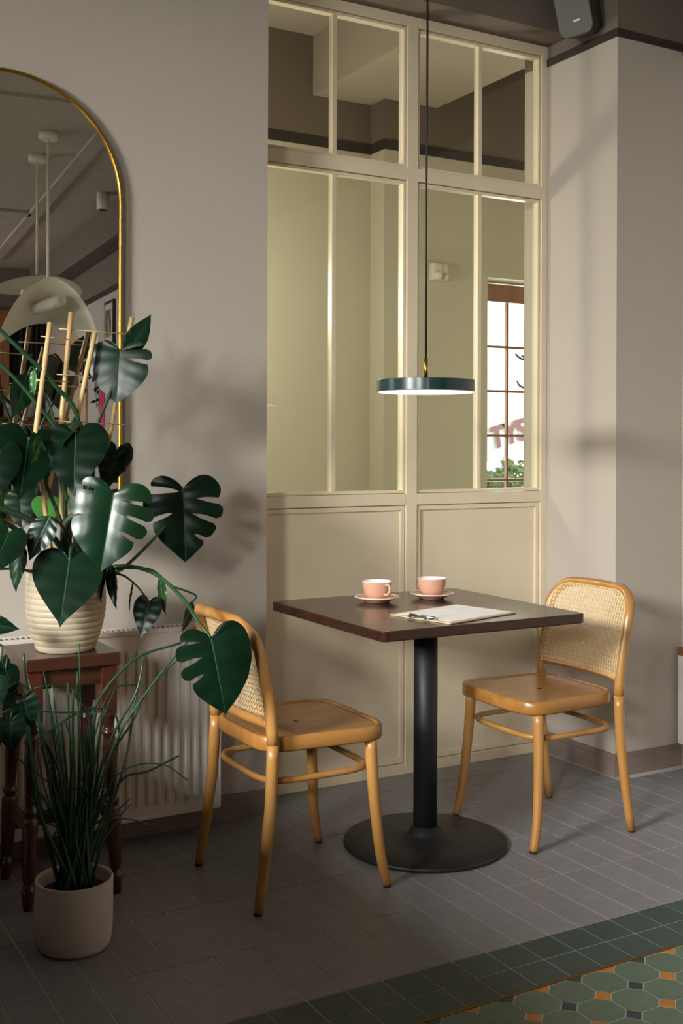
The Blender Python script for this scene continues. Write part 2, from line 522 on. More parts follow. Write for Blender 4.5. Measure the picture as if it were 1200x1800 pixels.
# wall on the left with its two windows
wl = MB()
ys = [YREAR, WIN_C[0], WIN_C[1], WIN_B[0], WIN_B[1], WIN_A[0], WIN_A[1], YB]
for i in range(7):
    if i in (1, 3, 5):
        wl.box(XW - .2, XW, ys[i], ys[i + 1], -.01, WZ[0]); wl.box(XW - .2, XW, ys[i], ys[i + 1], WZ[1], ZC)
    else:
        wl.box(XW - .2, XW, ys[i], ys[i + 1], -.01, ZC)
struct('wall_left', wl, 'wall', label='greige window wall on the left')
for nm, (y0, y1) in (('window_1', WIN_A), ('window_2', WIN_B), ('window_4', WIN_C)):
    w = struct(nm, MB().box(XW - .1, XW - .05, y0, y0 + .05, *WZ).box(XW - .1, XW - .05, y1 - .05, y1, *WZ).box(XW - .1, XW - .05, y0, y1, WZ[0], WZ[0] + .05).box(XW - .1, XW - .05, y0, y1, WZ[1] - .05, WZ[1]), 'win_wood', label='brown wooden window in the left wall')
    obj('window_sill', MB().box(XW - .05, XW + .06, y0 - .03, y1 + .03, WZ[0] - .03, WZ[0]), 'win_wood', w)
    obj('pane', MB().box(XW - .078, XW - .074, y0 + .05, y1 - .05, WZ[0] + .05, WZ[1] - .05), 'pane', w)
# dark rail that parts the two coats of paint
BZ0, BZ1, BT = 2.842, 2.873, .007
def rail(name, segs, z0, z1, t, m, label=None, parent=None):
    mb = MB()
    for (x0, x1, y0, y1) in segs:
        mb.box(x0, x1, y0, y1, z0, z1)
    return struct(name, mb, m, parent, label=label)
rail('trim_1', [(XP - BT, XP, 3.24 - BT, YP), (XP, XR, 3.24 - BT, 3.24)], BZ0, BZ1, BT, 'band', 'dark painted rail around the pilaster')
rail('trim_2', [(-2.5, XE, YL - BT, YL)], BZ0, BZ1, BT, 'band', 'dark painted rail above the arched mirror')
b3 = MB()
for a, b in zip(RW, RW[1:]):
    skew(b3, a, b, BT, BZ0 - .015, BZ1 + .015)
struct('trim_3', b3, 'band', label='dark painted rail along the right wall')
# tiled skirting with a thin bevelled top
def skirting(name, segs, label):
    o = None
    mb = MB()
    for (x0, x1, y0, y1, ax) in segs:
        mb.box(x0, x1, y0, y1, 0, .083)
    o = struct(name, mb, 'skirt', label=label)
    mb = MB()
    for (x0, x1, y0, y1, ax) in segs:
        if ax == 'x': mb.box(x0, x1, y0 - .004, y1, .0005, .066)
        else: mb.box(x0 - .004, x1, y0 - (.004), y1, .0005, .066)
    obj('skirting_face', mb, 'skirt', o)
    return o
skirting('baseboard_right', [(XP - .012, XP, 3.228, YP, 'y'), (XP, XR, 3.228, 3.24, 'x')], 'taupe tile skirting around the pilaster')
skirting('baseboard_back', [(-2.5, XE, YL - .012, YL, 'x')], 'taupe tile skirting under the radiator')
sk = MB(); skew(sk, RW[0], RW[1], .012, 0, .083); skew(sk, RW[1], RW[2], .012, 0, .083)
struct('baseboard_side', sk, 'skirt', label='taupe skirting along the right wall')

# ------------------------------------------------------------------ room behind the glass
YF1, YF2, XS = 5.20, 5.06, 3.13
ZF = 3.41
wx0, wx1, wz0, wz1 = 3.81, 4.90, .80, 2.21
fw = MB().box(.2, XS, YF1, YF1 + .3, -.01, ZF)
fw.box(XS, wx0, YF2, YF1 + .3, -.01, ZF).box(wx1, 5.7, YF2, YF1 + .3, -.01, ZF)
fw.box(wx0, wx1, YF2, YF1 + .3, -.01, wz0).box(wx0, wx1, YF2, YF1 + .3, wz1, ZF)
struct('wall_far', fw, 'wall_far', label='pale yellowish wall of the room behind the glass')
struct('wall_far_left', MB().box(.2, .35, YB, YF1, -.01, ZF), 'wall_far', label='side wall of the room behind the glass')
struct('wall_far_right', MB().box(5.5, 5.7, YB - .2, YF2, -.01, ZF).box(XR, 5.5, YB - .15, YB, -.01, ZF), 'wall_far', label='right side wall of the room behind the glass')
struct('ceiling_far', MB().box(.2, 5.7, YB, YF1 + .3, ZF, ZF + .1), 'ceiling', label='ceiling of the room behind the glass')
struct('ceiling_beam', MB().box(2.776, 3.464, YB, YF1, 3.10, ZF), 'ceiling', label='plastered beam under the ceiling behind the glass')
struct('floor_far', MB().box(.2, 5.7, 5.3, 5.5, -.06, 0).box(XR, 5.7, YB - .2, 5.3, -.06, 0).box(.2, XR, YB - .1, 5.3, -.003, .0), 'tile_grey', label='floor of the room behind the glass')
rail('trim_4', [(.35, XS, YF1 - BT, YF1), (XS - BT, XS, YF2 - BT, YF1), (XS, 5.5, YF2 - BT, YF2)], BZ0 - .008, BZ1 + .012, BT, 'band', 'dark painted rail on the wall behind the glass')
YW = 5.20
w3 = struct('window_3', MB().box(wx0, wx1, YW, YW + .05, wz0, wz0 + .06).box(wx0, wx0 + .05, YW, YW + .05, wz0, wz1).box(wx1 - .05, wx1, YW, YW + .05, wz0, wz1), 'win_wood', label='brown latticed window behind the glass')
obj('window_head', MB().box(wx0 + .05, wx1 - .05, YW - .01, YW + .05, 2.096, wz1 - .012), 'win_wood', w3)
MX = [4.072 + .17 * i for i in range(-1, 5)]
MZ = [2.096 - .2565 * i for i in range(0, 6)]
for x in MX:
    obj('muntin', MB().box(x - .007, x + .007, YW + .014, YW + .032, wz0 + .06, 2.096), 'win_wood', w3)
for z in MZ[1:-1]:
    obj('muntin', MB().box(wx0 + .05, wx1 - .05, YW + .012, YW + .034, z - .007, z + .007), 'win_wood', w3)
pane_me = MB().box(-.076, .076, -.002, .002, -.119, .119).mesh('pane', ['pane'])
for i in range(len(MX) - 1):
    for j in range(len(MZ) - 1):
        inst(pane_me, 'pane', ((MX[i] + MX[i + 1]) / 2, YW + .022, (MZ[j] + MZ[j + 1]) / 2), w3)
# dark lettering strokes stuck to the glass
for pts in (((905, 622), (913, 629), (924, 634)), ((916, 624), (921, 629), (926, 635)), ((908, 669), (913, 678), (924, 683))):
    a = [at(px, py, YW + .016) for px, py in pts]
    obj('decal_stroke', MB().tube(spl(a, 5), [.003] + [.006] * 9 + [.004], 6, squash=.2, ref=(0, 0, 1)), 'decal', w3)

# ------------------------------------------------------------------ glazed partition
pt = thing('glazed_partition', 'cream painted partition with tall glass panes above solid panels', 'partition', (2.37, YP, 0))
pt['kind'] = 'structure'
def pbox(name, x0, x1, z0, z1, y0=YP, y1=YP + .05, m='cream', bev=.002):
    return obj(name, MB().box(x0, x1, y0, y1, z0, z1), m, pt, bev)
SL, ML, MR_, SR = (XE + .001, 1.733), 2.362, 2.411, (3.024, XP - .001)
pbox('stile', SL[0], SL[1], 0, 2.925); pbox('stile', ML, MR_, 0, 2.925); pbox('stile', SR[0], SR[1], 0, 2.925)
OPEN = ((SL[1], ML), (MR_, SR[0]))
for x0, x1 in OPEN:
    pbox('bottom_rail', x0, x1, .0, .040)
    pbox('lock_rail', x0, x1, 1.037, 1.081)
    pbox('transom', x0, x1, 2.290, 2.339)
    pbox('top_rail', x0, x1, 2.885, 2.925)
    # solid lower panel with its moulding
    pbox('panel', x0, x1, .04, 1.037, YP + .018, YP + .035)
    def ring(name, a0, a1, c0, c1, w, y0, y1, bev=.0015):
        mb = MB()
        mb.box(a0, a0 + w, y0, y1, c0, c1).box(a1 - w, a1, y0, y1, c0, c1).box(a0 + w, a1 - w, y0, y1, c0, c0 + w).box(a0 + w, a1 - w, y0, y1, c1 - w, c1)
        return obj(name, mb, 'cream', pt, bev)
    ring('panel_moulding', x0 + .003, x1 - .003, .043, 1.034, .018, YP + .008, YP + .019)
    xm = (x0 + x1) / 2
    for z0, z1 in ((1.081, 2.290), (2.339, 2.885)):
        ring('sash', x0 + .002, x1 - .002, z0 + .002, z1 - .002, .011, YP + .010, YP + .045)
        pbox('muntin', xm - .0095, xm + .0095, z0 + .012, z1 - .012, YP + .014, YP + .045)
        for a, b in ((x0 + .012, xm - .009), (xm + .009, x1 - .012)):
            obj('pane', MB().box(a, b, YP + .027, YP + .031, z0 + .012, z1 - .012), 'part_pane', pt)

# ------------------------------------------------------------------ table
TX0, TX1, TY0, TY1, TZ = 1.638, 2.378, 2.648, 3.352, .75
tb = thing('bistro_table', 'square dark stained table on a black round pedestal foot', 'table', (2.008, 2.985, 0))
obj('tabletop', MB().prism(rrect(TX0, TX1, TY0, TY1, .022), TZ - .030, TZ), 'walnut', tb, .004)
c = (2.008, 2.985, 0)
obj('base_plate', MB().lathe([(.0, 0), (.258, 0), (.260, .004), (.260, .010), (.256, .014), (.16, .018), (.075, .026), (.052, .040), (.045, .060)], c, 64), 'black_metal', tb)
obj('column', MB().lathe([(.038, .05), (.038, TZ - .034)], c, 40), 'black_metal', tb)
obj('top_plate', MB().box(1.85, 2.166, 2.83, 3.14, TZ - .0375, TZ - .0305), 'black_metal', tb)

# ------------------------------------------------------------------ chairs
def make_chair(name, label, loc, rz):
    t = thing(name, label, 'chair', loc, rz, 'bentwood cafe chairs at the table')
    def post(z):
        # rear post, curved in side view
        ks = [(0, -.200), (.12, -.180), (.30, -.158), (.45, -.152), (.55, -.160), (.68, -.186), (.80, -.226)]
        for (a, xa), (b, xb) in zip(ks, ks[1:]):
            if z <= b:
                u = (z - a) / (b - a); u = u * u * (3 - 2 * u) * .35 + u * .65
                return xa + (xb - xa) * u
        return ks[-1][1]
    def bow(y): return .020 * (1 - min(1, abs(y) / .19) ** 2)
    for s in (-1, 1):
        pts = [(post(z), s * (.207 - .010 * min(1, z / .4)), z) for z in (.006, .06, .13, .2, .28, .36, .41, .4505)]
        obj('leg', MB().tube(pts, [.0135, .0145, .0155, .0163, .0168, .0170, .0170, .0170], 12, ref=(1, 0, 0)), 'beech', t, local=True)
        obj('foot_glide', MB().lathe([(.012, 0), (.012, .007)], (post(0), s * .207, 0), 12), 'rubber', t, local=True)
        fx = [(0.006, .210), (.05, .199), (.12, .187), (.22, .178), (.32, .172), (.43, .169)]
        pts = [(x, s * (.207 - .030 * z / .43), z) for z, x in fx]
        obj('leg', MB().tube(spl(pts, 3), [.0135 + .0045 * i / 15 for i in range(16)], 12), 'beech', t, local=True)
        obj('foot_glide', MB().lathe([(.012, 0), (.012, .007)], (.210, s * .207, 0), 12), 'rubber', t, local=True)
    # back frame: one bent pole over the top
    HW, ZT, RC = .197, .786, .085
    path = [(HW, .45), (HW, .52), (HW, .60), (HW, ZT - RC)]
    for i in range(1, 8):
        a = math.radians(90 * i / 8)
        path.append((HW - RC + RC * math.cos(a), ZT - RC + RC * math.sin(a)))
    path += [(HW - RC, ZT), (.06, ZT + .002), (0, ZT + .003)]
    full = path + [(-y, z) for y, z in path[-2::-1]]
    pts = [(post(z) - bow(y), y, z) for y, z in full]
    obj('back_frame', MB().tube(spl(pts, 2), .0170, 12, ref=(1, 0, 0)), 'beech', t, local=True)
    rp = [(post(.505) - bow(y) , y, .505) for y in [(-.19 + .38 * i / 12) for i in range(13)]]
    obj('back_rail', MB().tube(rp, .014, 8, squash=.8, ref=(0, 0, 1)), 'beech', t, local=True)
    # cane weave: six ways of strands
    P = .0142
    def inside(y, z):
        if abs(y) > .196 or z < .505 or z > .785: return False
        cy, cz = .196 - .084, .785 - .084
        if abs(y) > cy and z > cz: return math.hypot(abs(y) - cy, z - cz) < .084
        return True
    cw = MB(); cw.smooth = True
    def strand(p0, p1, w, lift):
        n = max(2, int(math.dist(p0, p1) / .012))
        d = (p1[0] - p0[0], p1[1] - p0[1]); L = math.hypot(*d); nn = (-d[1] / L * w / 2, d[0] / L * w / 2)
        prev = None
        for i in range(n + 1):
            u = i / n
            y, z = p0[0] + d[0] * u, p0[1] + d[1] * u
            if not inside(y, z): prev = None; continue
            x = post(z) - bow(y) + lift + .0155
            b = cw.add([(x, y - nn[0], z - nn[1]), (x, y + nn[0], z + nn[1])])
            if prev is not None:
                cw.face((prev, prev + 1, b + 1, b), True)
            prev = b
    for i in range(-16, 17):
        for e in (-.0014, .0014):
            strand((i * P + e, .50), (i * P + e, .79), .0015, .0)
    for j in range(0, 25):
        for e in (-.0014, .0014):
            strand((-.2, .508 + j * P + e), (.2, .508 + j * P + e), .0015, .0008)
    for i in range(-42, 43):
        y0 = i * P + (.15 % P)
        strand((y0 - .15, .508 - .0), (y0 + .15, .808), .0016, .0014)
        strand((i * P - (.15 % P) + .15, .508), (i * P - (.15 % P) - .15, .808), .0016, -.0008)
    o = obj('cane_panel', cw, 'cane', t, local=True)
    # thin binding cane around the panel
    bp = []
    for y, z in full:
        if z >= .51:
            yy = max(-.193, min(.193, y * .98)); zz = min(.783, z - .003 if z > .7 else z)
            bp.append((post(zz) - bow(yy) + .0165, yy, zz))
    obj('cane_binding', MB().tube(bp, .0026, 5, squash=.6), 'cane', t, local=True)
    # seat: bentwood rim and dished panel
    def seat_outline(inset, n=64):
        out = []
        for i in range(n):
            a = 2 * math.pi * i / n
            ca, sa = math.cos(a), math.sin(a)
            e = 2 / 5.4
            x = math.copysign(abs(ca) ** e, ca); y = math.copysign(abs(sa) ** e, sa)
            hw = .196 + .014 * x
            out.append((.026 + (.200 - inset) * x, (hw - inset) * y))
        return out
    def loop(mb, inset, z, dish=0):
        return [Vector((x, y, z - dish)) for x, y in seat_outline(inset)]
    rim = MB()
    prof = [(.016, .424), (.003, .421), (.0, .427), (.0, .458), (.003, .463), (.011, .4632), (.0135, .4625), (.0155, .4585)]
    rows = []
    for ins, z in prof:
        r_ = loop(rim, ins, z); rows.append(r_ + [r_[0].copy()])
    rim.grid(rows, True, flip=True)
    obj('seat_rim', rim, 'beech_seat', t, local=True)
    sp = MB()
    rows = []
    for ins, z in ((.0155, .4585), (.018, .4598), (.03, .4596), (.07, .4575), (.12, .4545), (.17, .453), (.193, .453)):
        r_ = loop(sp, ins, z); rows.append(r_ + [r_[0].copy()])
    sp.grid(rows, True, flip=True)
    k_ = sp.add(loop(sp, .193, .453)); sp.face([k_ + i for i in range(64)], True)
    rows = []
    for ins, z in ((.016, .424), (.10, .424), (.193, .424)):
        r_ = loop(sp, ins, z); rows.append(r_ + [r_[0].copy()])
    sp.grid(rows, True)
    obj('seat_panel', sp, 'beech_seat', t, local=True)
    # hoop stretcher inside the legs
    hp = []
    for i in range(56):
        a = 2 * math.pi * i / 56
        ca, sa = math.cos(a), math.sin(a); e = 2 / 4.5
        hp.append((.010 + .172 * math.copysign(abs(ca) ** e, ca), .184 * math.copysign(abs(sa) ** e, sa), .342))
    obj('hoop_stretcher', MB().tube(hp, .0095, 10, closed=True), 'beech', t, local=True)
    return t
make_chair('bentwood_chair', 'bentwood chair with cane back nearest the radiator, turned away from the viewer', (1.506, 2.950, 0), 0)
make_chair('bentwood_chair', 'bentwood chair with cane back standing beside the pilaster', (2.462, 2.952, 0), math.pi)

# ------------------------------------------------------------------ cups, saucers, clipboard
def cup_set(x, y, ang, lab):
    z = TZ + .0005
    sc = thing('saucer', f'pink saucer with pale rim under the {lab}', 'saucer', (x, y, z), 0, 'pink saucers')
    obj('dish', MB().lathe([(.0, .004), (.024, .0), (.040, .0), (.044, .004), (.062, .012), (.072, .0165), (.0715, .0185), (.060, .0155), (.040, .0085), (.0, .007)], (x, y, z), 48, False), 'pink', sc)
    obj('rim', MB().lathe([(.0705, .0158), (.0735, .0165), (.0745, .0185), (.073, .0200), (.070, .0190), (.0690, .0178)], (x, y, z), 48, False), 'rose_rim', sc)
    zc = z + .0093
    cu = thing('coffee_cup', f'pink glazed {lab}', 'cup', (x, y, zc), 0, 'pink coffee cups')
    outer = [(.0, .0), (.024, .0), (.027, .002), (.034, .008), (.042, .020), (.0465, .036), (.0485, .054), (.0490, .0585)]
    obj('body', MB().lathe(outer, (x, y, zc), 48, False), 'pink', cu)
    obj('inner_glaze', MB().lathe([(.0490, .0585), (.0482, .0600), (.0462, .0590), (.0440, .038), (.038, .020), (.025, .010), (.0, .009)], (x, y, zc), 48, False), 'white_glaze', cu)
    h = []
    for r_, zz in ((.044, .049), (.058, .052), (.068, .044), (.066, .030), (.054, .020), (.040, .018)):
        h.append((x + r_ * math.cos(ang), y + r_ * math.sin(ang), zc + zz))
    obj('handle', MB().tube(spl(h, 4), .0048, 8, squash=.8), 'pink', cu)
cup_set(1.937, 3.168, math.radians(-84), 'coffee cup nearer the mirror, handle to the front')
cup_set(2.146, 3.155, math.radians(28), 'coffee cup nearer the pilaster, handle hidden')
ca = math.atan2(.079, .299)
def cb(u, v): # board frame: u along its length from the clip end, v across
    o = Vector((1.8485, 2.782, 0)); return o + Vector((math.cos(ca), math.sin(ca), 0)) * u + Vector((-math.sin(ca), math.cos(ca), 0)) * v
def cbpoly(u0, u1, v0, v1): return [tuple(cb(u, v)[:2]) for u, v in ((u0, v0), (u1, v0), (u1, v1), (u0, v1))]
zb = TZ + .0005
cl = thing('clipboard', 'light brown clipboard lying on the table', 'clipboard', (2.0, 2.82, zb))
obj('board', MB().prism(cbpoly(0, .312, -.120, .120), zb, zb + .004), 'board', cl, .001)
obj('clip', MB().prism(cbpoly(.006, .022, -.055, .055), zb + .0049, zb + .0075), 'steel', cl, .001)
obj('clip_lever', MB().tube([cb(.014, v) + Vector((0, 0, zb + .009)) for v in (-.05, 0, .05)], .004, 8), 'steel', cl)
for v in (-.03, .03):
    hp_ = [cb(.004, v - .012) + Vector((0, 0, zb + .008)), cb(-.006, v - .010) + Vector((0, 0, zb + .006)), cb(-.006, v + .010) + Vector((0, 0, zb + .006)), cb(.004, v + .012) + Vector((0, 0, zb + .008))]
    obj('clip_loop', MB().tube(spl(hp_, 4), .0018, 6), 'steel', cl)
pa = MB().prism(cbpoly(.0165, .306, -.106, .106), zb + .0042, zb + .0049)
tag(obj('paper_sheet', pa, 'paper', origin=(2.0, 2.82, zb + .0042)), 'white printed sheet held on the clipboard', 'paper')

# ------------------------------------------------------------------ pendant over the table
LX, LY = 1.998, 2.975
pl = thing('pendant_lamp', 'flat dark green disc pendant with brass stem over the table', 'pendant lamp', (LX, LY, 1.432))
obj('shade', MB().lathe([(.136, 1.436), (.1545, 1.436), (.1555, 1.4361), (.1562, 1.4365), (.1565, 1.4372), (.1565, 1.438), (.1565, 1.4715), (.1565, 1.4725), (.1562, 1.4732), (.1555, 1.4736), (.1540, 1.4738), (.12, 1.4745), (.03, 1.476), (.0, 1.476)], (LX, LY, 0), 72, False), 'lamp_green', pl)
obj('diffuser', MB().lathe([(.0, 1.4335), (.10, 1.4335), (.150, 1.4345), (.152, 1.4362)], (LX, LY, 0), 72, False), 'lamp_glow', pl)
obj('stem', MB().lathe([(.0065, 1.476), (.0065, 1.545)], (LX, LY, 0), 16), 'brass', pl)
obj('cord', MB().tube([(LX, LY, 1.544), (LX - .001, LY, 2.0), (LX + .001, LY, 2.5), (LX, LY, ZC - .03)], .0035, 8), 'cord', pl)
obj('ceiling_rose', MB().lathe([(.05, ZC - .03), (.05, ZC)], (LX, LY, 0), 24), 'cord', pl)

# ------------------------------------------------------------------ loudspeaker on the pilaster
sc_ = Vector((2.945, 3.36, 3.035))
sp_ = thing('wall_speaker', 'grey loudspeaker on a bracket above the partition corner', 'speaker', sc_)
rot = Matrix.Rotation(math.radians(-62), 3, 'Z') @ Matrix.Rotation(math.radians(16), 3, 'X') @ Matrix.Rotation(math.radians(-6), 3, 'Y')
def spk(poly, y0, y1):
    mb = MB().prism(poly, y0, y1, 'y')
    mb.v = [rot @ p + sc_ for p in mb.v]
    return mb
obj('cabinet', spk(rrect(-.070, .070, -.17, .17, .034), -.055, .055), 'speaker_body', sp_, .008)
obj('grille', spk(rrect(-.068, .068, -.168, .168, .032), -.064, -.0552), 'speaker', sp_, .003)
obj('name_plate', spk(rrect(-.006, .022, -.118, -.110, .002), -.0665, -.0641), 'rose_rim', sp_)
obj('bracket', MB().tube([rot @ Vector((0, .05, .02)) + sc_, (3.0, 3.40, 3.02), (XP, 3.43, 3.03)], .012, 8), 'black_metal', sp_)

# ------------------------------------------------------------------ arched mirror
mx0, mx1, mzb, mzt = .432, 1.168, 1.028, 2.409
mi = thing('arched_mirror', 'tall arched mirror in a thin brass frame', 'mirror', ((mx0 + mx1) / 2, YL, mzb))
rm = (mx1 - mx0) / 2
def arch(inset):
    r = rm - inset; cx = (mx0 + mx1) / 2; cz = mzt - rm
    p = []
    rb = .05
    for a in range(0, 181, 6):
        p.append((cx + r * math.cos(math.radians(a)), cz + r * math.sin(math.radians(a))))
    for a in range(180, 271, 15):
        p.append((mx0 + inset + rb + rb * math.cos(math.radians(a)), mzb + inset + rb + rb * math.sin(math.radians(a))))
    for a in range(270, 361, 15):
        p.append((mx1 - inset - rb + rb * math.cos(math.radians(a)), mzb + inset + rb + rb * math.sin(math.radians(a))))
    return p
obj('backing', MB().prism(arch(.004), YL - .016, YL - .001, 'y'), 'black_metal', mi)
gm = MB(); pp = arch(.006)
b_ = gm.add([(x, YL - .0185, z) for x, z in pp]); gm.face([b_ + i for i in range(len(pp))], False)
b_ = gm.add([(x, YL - .0165, z) for x, z in pp]); gm.face([b_ + i for i in range(len(pp))][::-1], False)
obj('glass', gm, 'mirror', mi)
obj('frame', MB().tube([(x, YL - .018, z) for x, z in arch(.005)], .0085, 8, closed=True, squash=.7, ref=(0, 1, 0)), 'brass', mi)

# ------------------------------------------------------------------ radiator
rx0, rx1, ry0, ry1, rz0, rz1 = -.02, 1.483, 3.398, 3.478, .082, .680
ra = thing('panel_radiator', 'white ribbed panel radiator under the mirror', 'radiator', ((rx0 + rx1) / 2, 3.44, rz0))
fp = MB()
PITCH = .0333
prof = []
x = rx0 + .045
prof.append((rx0, 0)); prof.append((rx0 + .03, 0))
i = 0
while x < rx1 - .045:
    prof += [(x, 0), (x + .006, -.006), (x + .0145, -.006), (x + .0205, 0)]
    x += PITCH
prof += [(rx1 - .03, 0), (rx1, 0)]
zs = [(rz0, 0, 1), (rz0 + .035, 0, 1), (rz0 + .05, 1, 1), (rz1 - .075, 1, 1), (rz1 - .06, 0, 1), (rz1 - .012, 0, 1)]
rows = [[Vector((px, ry0 + .006 + d * k, z)) for px, d in prof] for z, k, _ in zs]
fp.grid(rows, False)
obj('front_panel', fp, 'radiator', ra)
obj('rear_panel', MB().box(rx0 + .01, rx1 - .01, ry1 - .012, ry1, rz0, rz1 - .02), 'radiator', ra)
obj('side_cover', MB().box(rx1 - .004, rx1 + .002, ry0 + .004, ry1, rz0, rz1 - .004), 'radiator', ra, .002)
obj('side_cover', MB().box(rx0 - .002, rx0 + .004, ry0 + .004, ry1, rz0, rz1 - .004), 'radiator', ra, .002)
obj('lower_lip', MB().box(rx0 + .004, rx1 - .004, ry0, ry0 + .012, rz0 - .004, rz0 + .006), 'radiator', ra, .002)
tg = MB()
tg.box(rx0, rx1, ry0 + .002, ry0 + .018, rz1 - .014, rz1)
tg.box(rx0, rx1, ry1 - .018, ry1, rz1 - .014, rz1)
obj('top_grille', tg, 'radiator', ra, .002)
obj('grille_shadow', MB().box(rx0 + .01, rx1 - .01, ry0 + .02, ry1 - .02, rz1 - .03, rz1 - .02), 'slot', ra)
bars = MB(); x = rx0 + .01
while x < rx1 - .02:
    bars.prism([(x, ry0 + .016), (x + .008, ry0 + .016), (x + .020, ry1 - .016), (x + .012, ry1 - .016)], rz1 - .010, rz1 - .001)
    x += .0165
obj('grille_bars', bars, 'radiator', ra)['kind'] = 'stuff'
for bx in (rx0 + .2, rx1 - .2):
    obj('wall_bracket', MB().box(bx, bx + .03, ry1, YL - .013, .25, .5), 'radiator', ra)
obj('valve_pipe', MB().tube([(rx0 + .05, 3.44, rz0 + .02), (rx0 + .05, 3.44, .0)], .009, 8), 'radiator', ra)

# ------------------------------------------------------------------ plant stand
sx0, sx1, sy0, sy1, sz = .762, 1.034, 3.072, 3.336, .680
st = thing('plant_stool', 'red-brown wooden stool with turned legs under the monstera pot', 'stool', ((sx0 + sx1) / 2, (sy0 + sy1) / 2, 0))
obj('top', MB().prism(rrect(sx0, sx1, sy0, sy1, .006, 2), sz - .036, sz), 'mahogany', st, .004)
for (a, b, c_, d) in ((sx0 + .03, sx1 - .03, sy0 + .022, sy0 + .042), (sx0 + .03, sx1 - .03, sy1 - .042, sy1 - .022)):
    obj('apron', MB().box(a, b, c_, d, sz - .088, sz - .0365), 'mahogany', st, .002)
for (a, b) in ((sx0 + .022, sx0 + .042), (sx1 - .042, sx1 - .022)):
    obj('apron', MB().box(a, b, sy0 + .045, sy1 - .045, sz - .088, sz - .0365), 'mahogany', st, .002)
legp = [(.0, .012), (.02, .016), (.05, .020), (.07, .014), (.08, .018), (.20, .022), (.235, .0225), (.245, .015), (.262, .021), (.275, .014), (.30, .016), (.40, .021), (.44, .017), (.452, .022), (.466, .015), (.49, .019), (.505, .023)]
for ix in (0, 1):
    for iy in (0, 1):
        tx_, ty_ = (sx0 + .034, sx1 - .034)[ix], (sy0 + .034, sy1 - .034)[iy]
        bx_, by_ = (sx0 + .012, sx1 - .010)[ix], (sy0 + .004, sy1 - .004)[iy]
        pts = []; rr = []
        for k in range(len(legp) - 1):
            for q in range(3):
                u = q / 3; z0, r0 = legp[k]; z1, r1 = legp[k + 1]
                z = z0 + (z1 - z0) * u; uu = u * u * (3 - 2 * u)
                f = z / .62
                pts.append((bx_ + (tx_ - bx_) * f, by_ + (ty_ - by_) * f, z)); rr.append(r0 + (r1 - r0) * uu)
        pts.append((bx_ + (tx_ - bx_) * .505 / .62, by_ + (ty_ - by_) * .505 / .62, .505)); rr.append(.023)
        lg = obj('leg', MB().tube(pts, rr, 12), 'mahogany_leg', st)
        f = .55 / .62
        x_, y_ = bx_ + (tx_ - bx_) * f, by_ + (ty_ - by_) * f
        obj('leg_block', MB().box(x_ - .022, x_ + .022, y_ - .022, y_ + .022, .503, sz - .037), 'mahogany_leg', lg, .002)
for iy in (0, 1):
    y_ = (sy0 + .014, sy1 - .014)[iy]
    obj('stretcher', MB().box(sx0 + .03, sx1 - .03, y_ - .008, y_ + .008, .145, .185), 'mahogany_leg', st, .002)
for ix in (0, 1):
    x_ = (sx0 + .02, sx1 - .02)[ix]
    obj('stretcher', MB().box(x_ - .008, x_ + .008, sy0 + .03, sy1 - .03, .195, .235), 'mahogany_leg', st, .002)

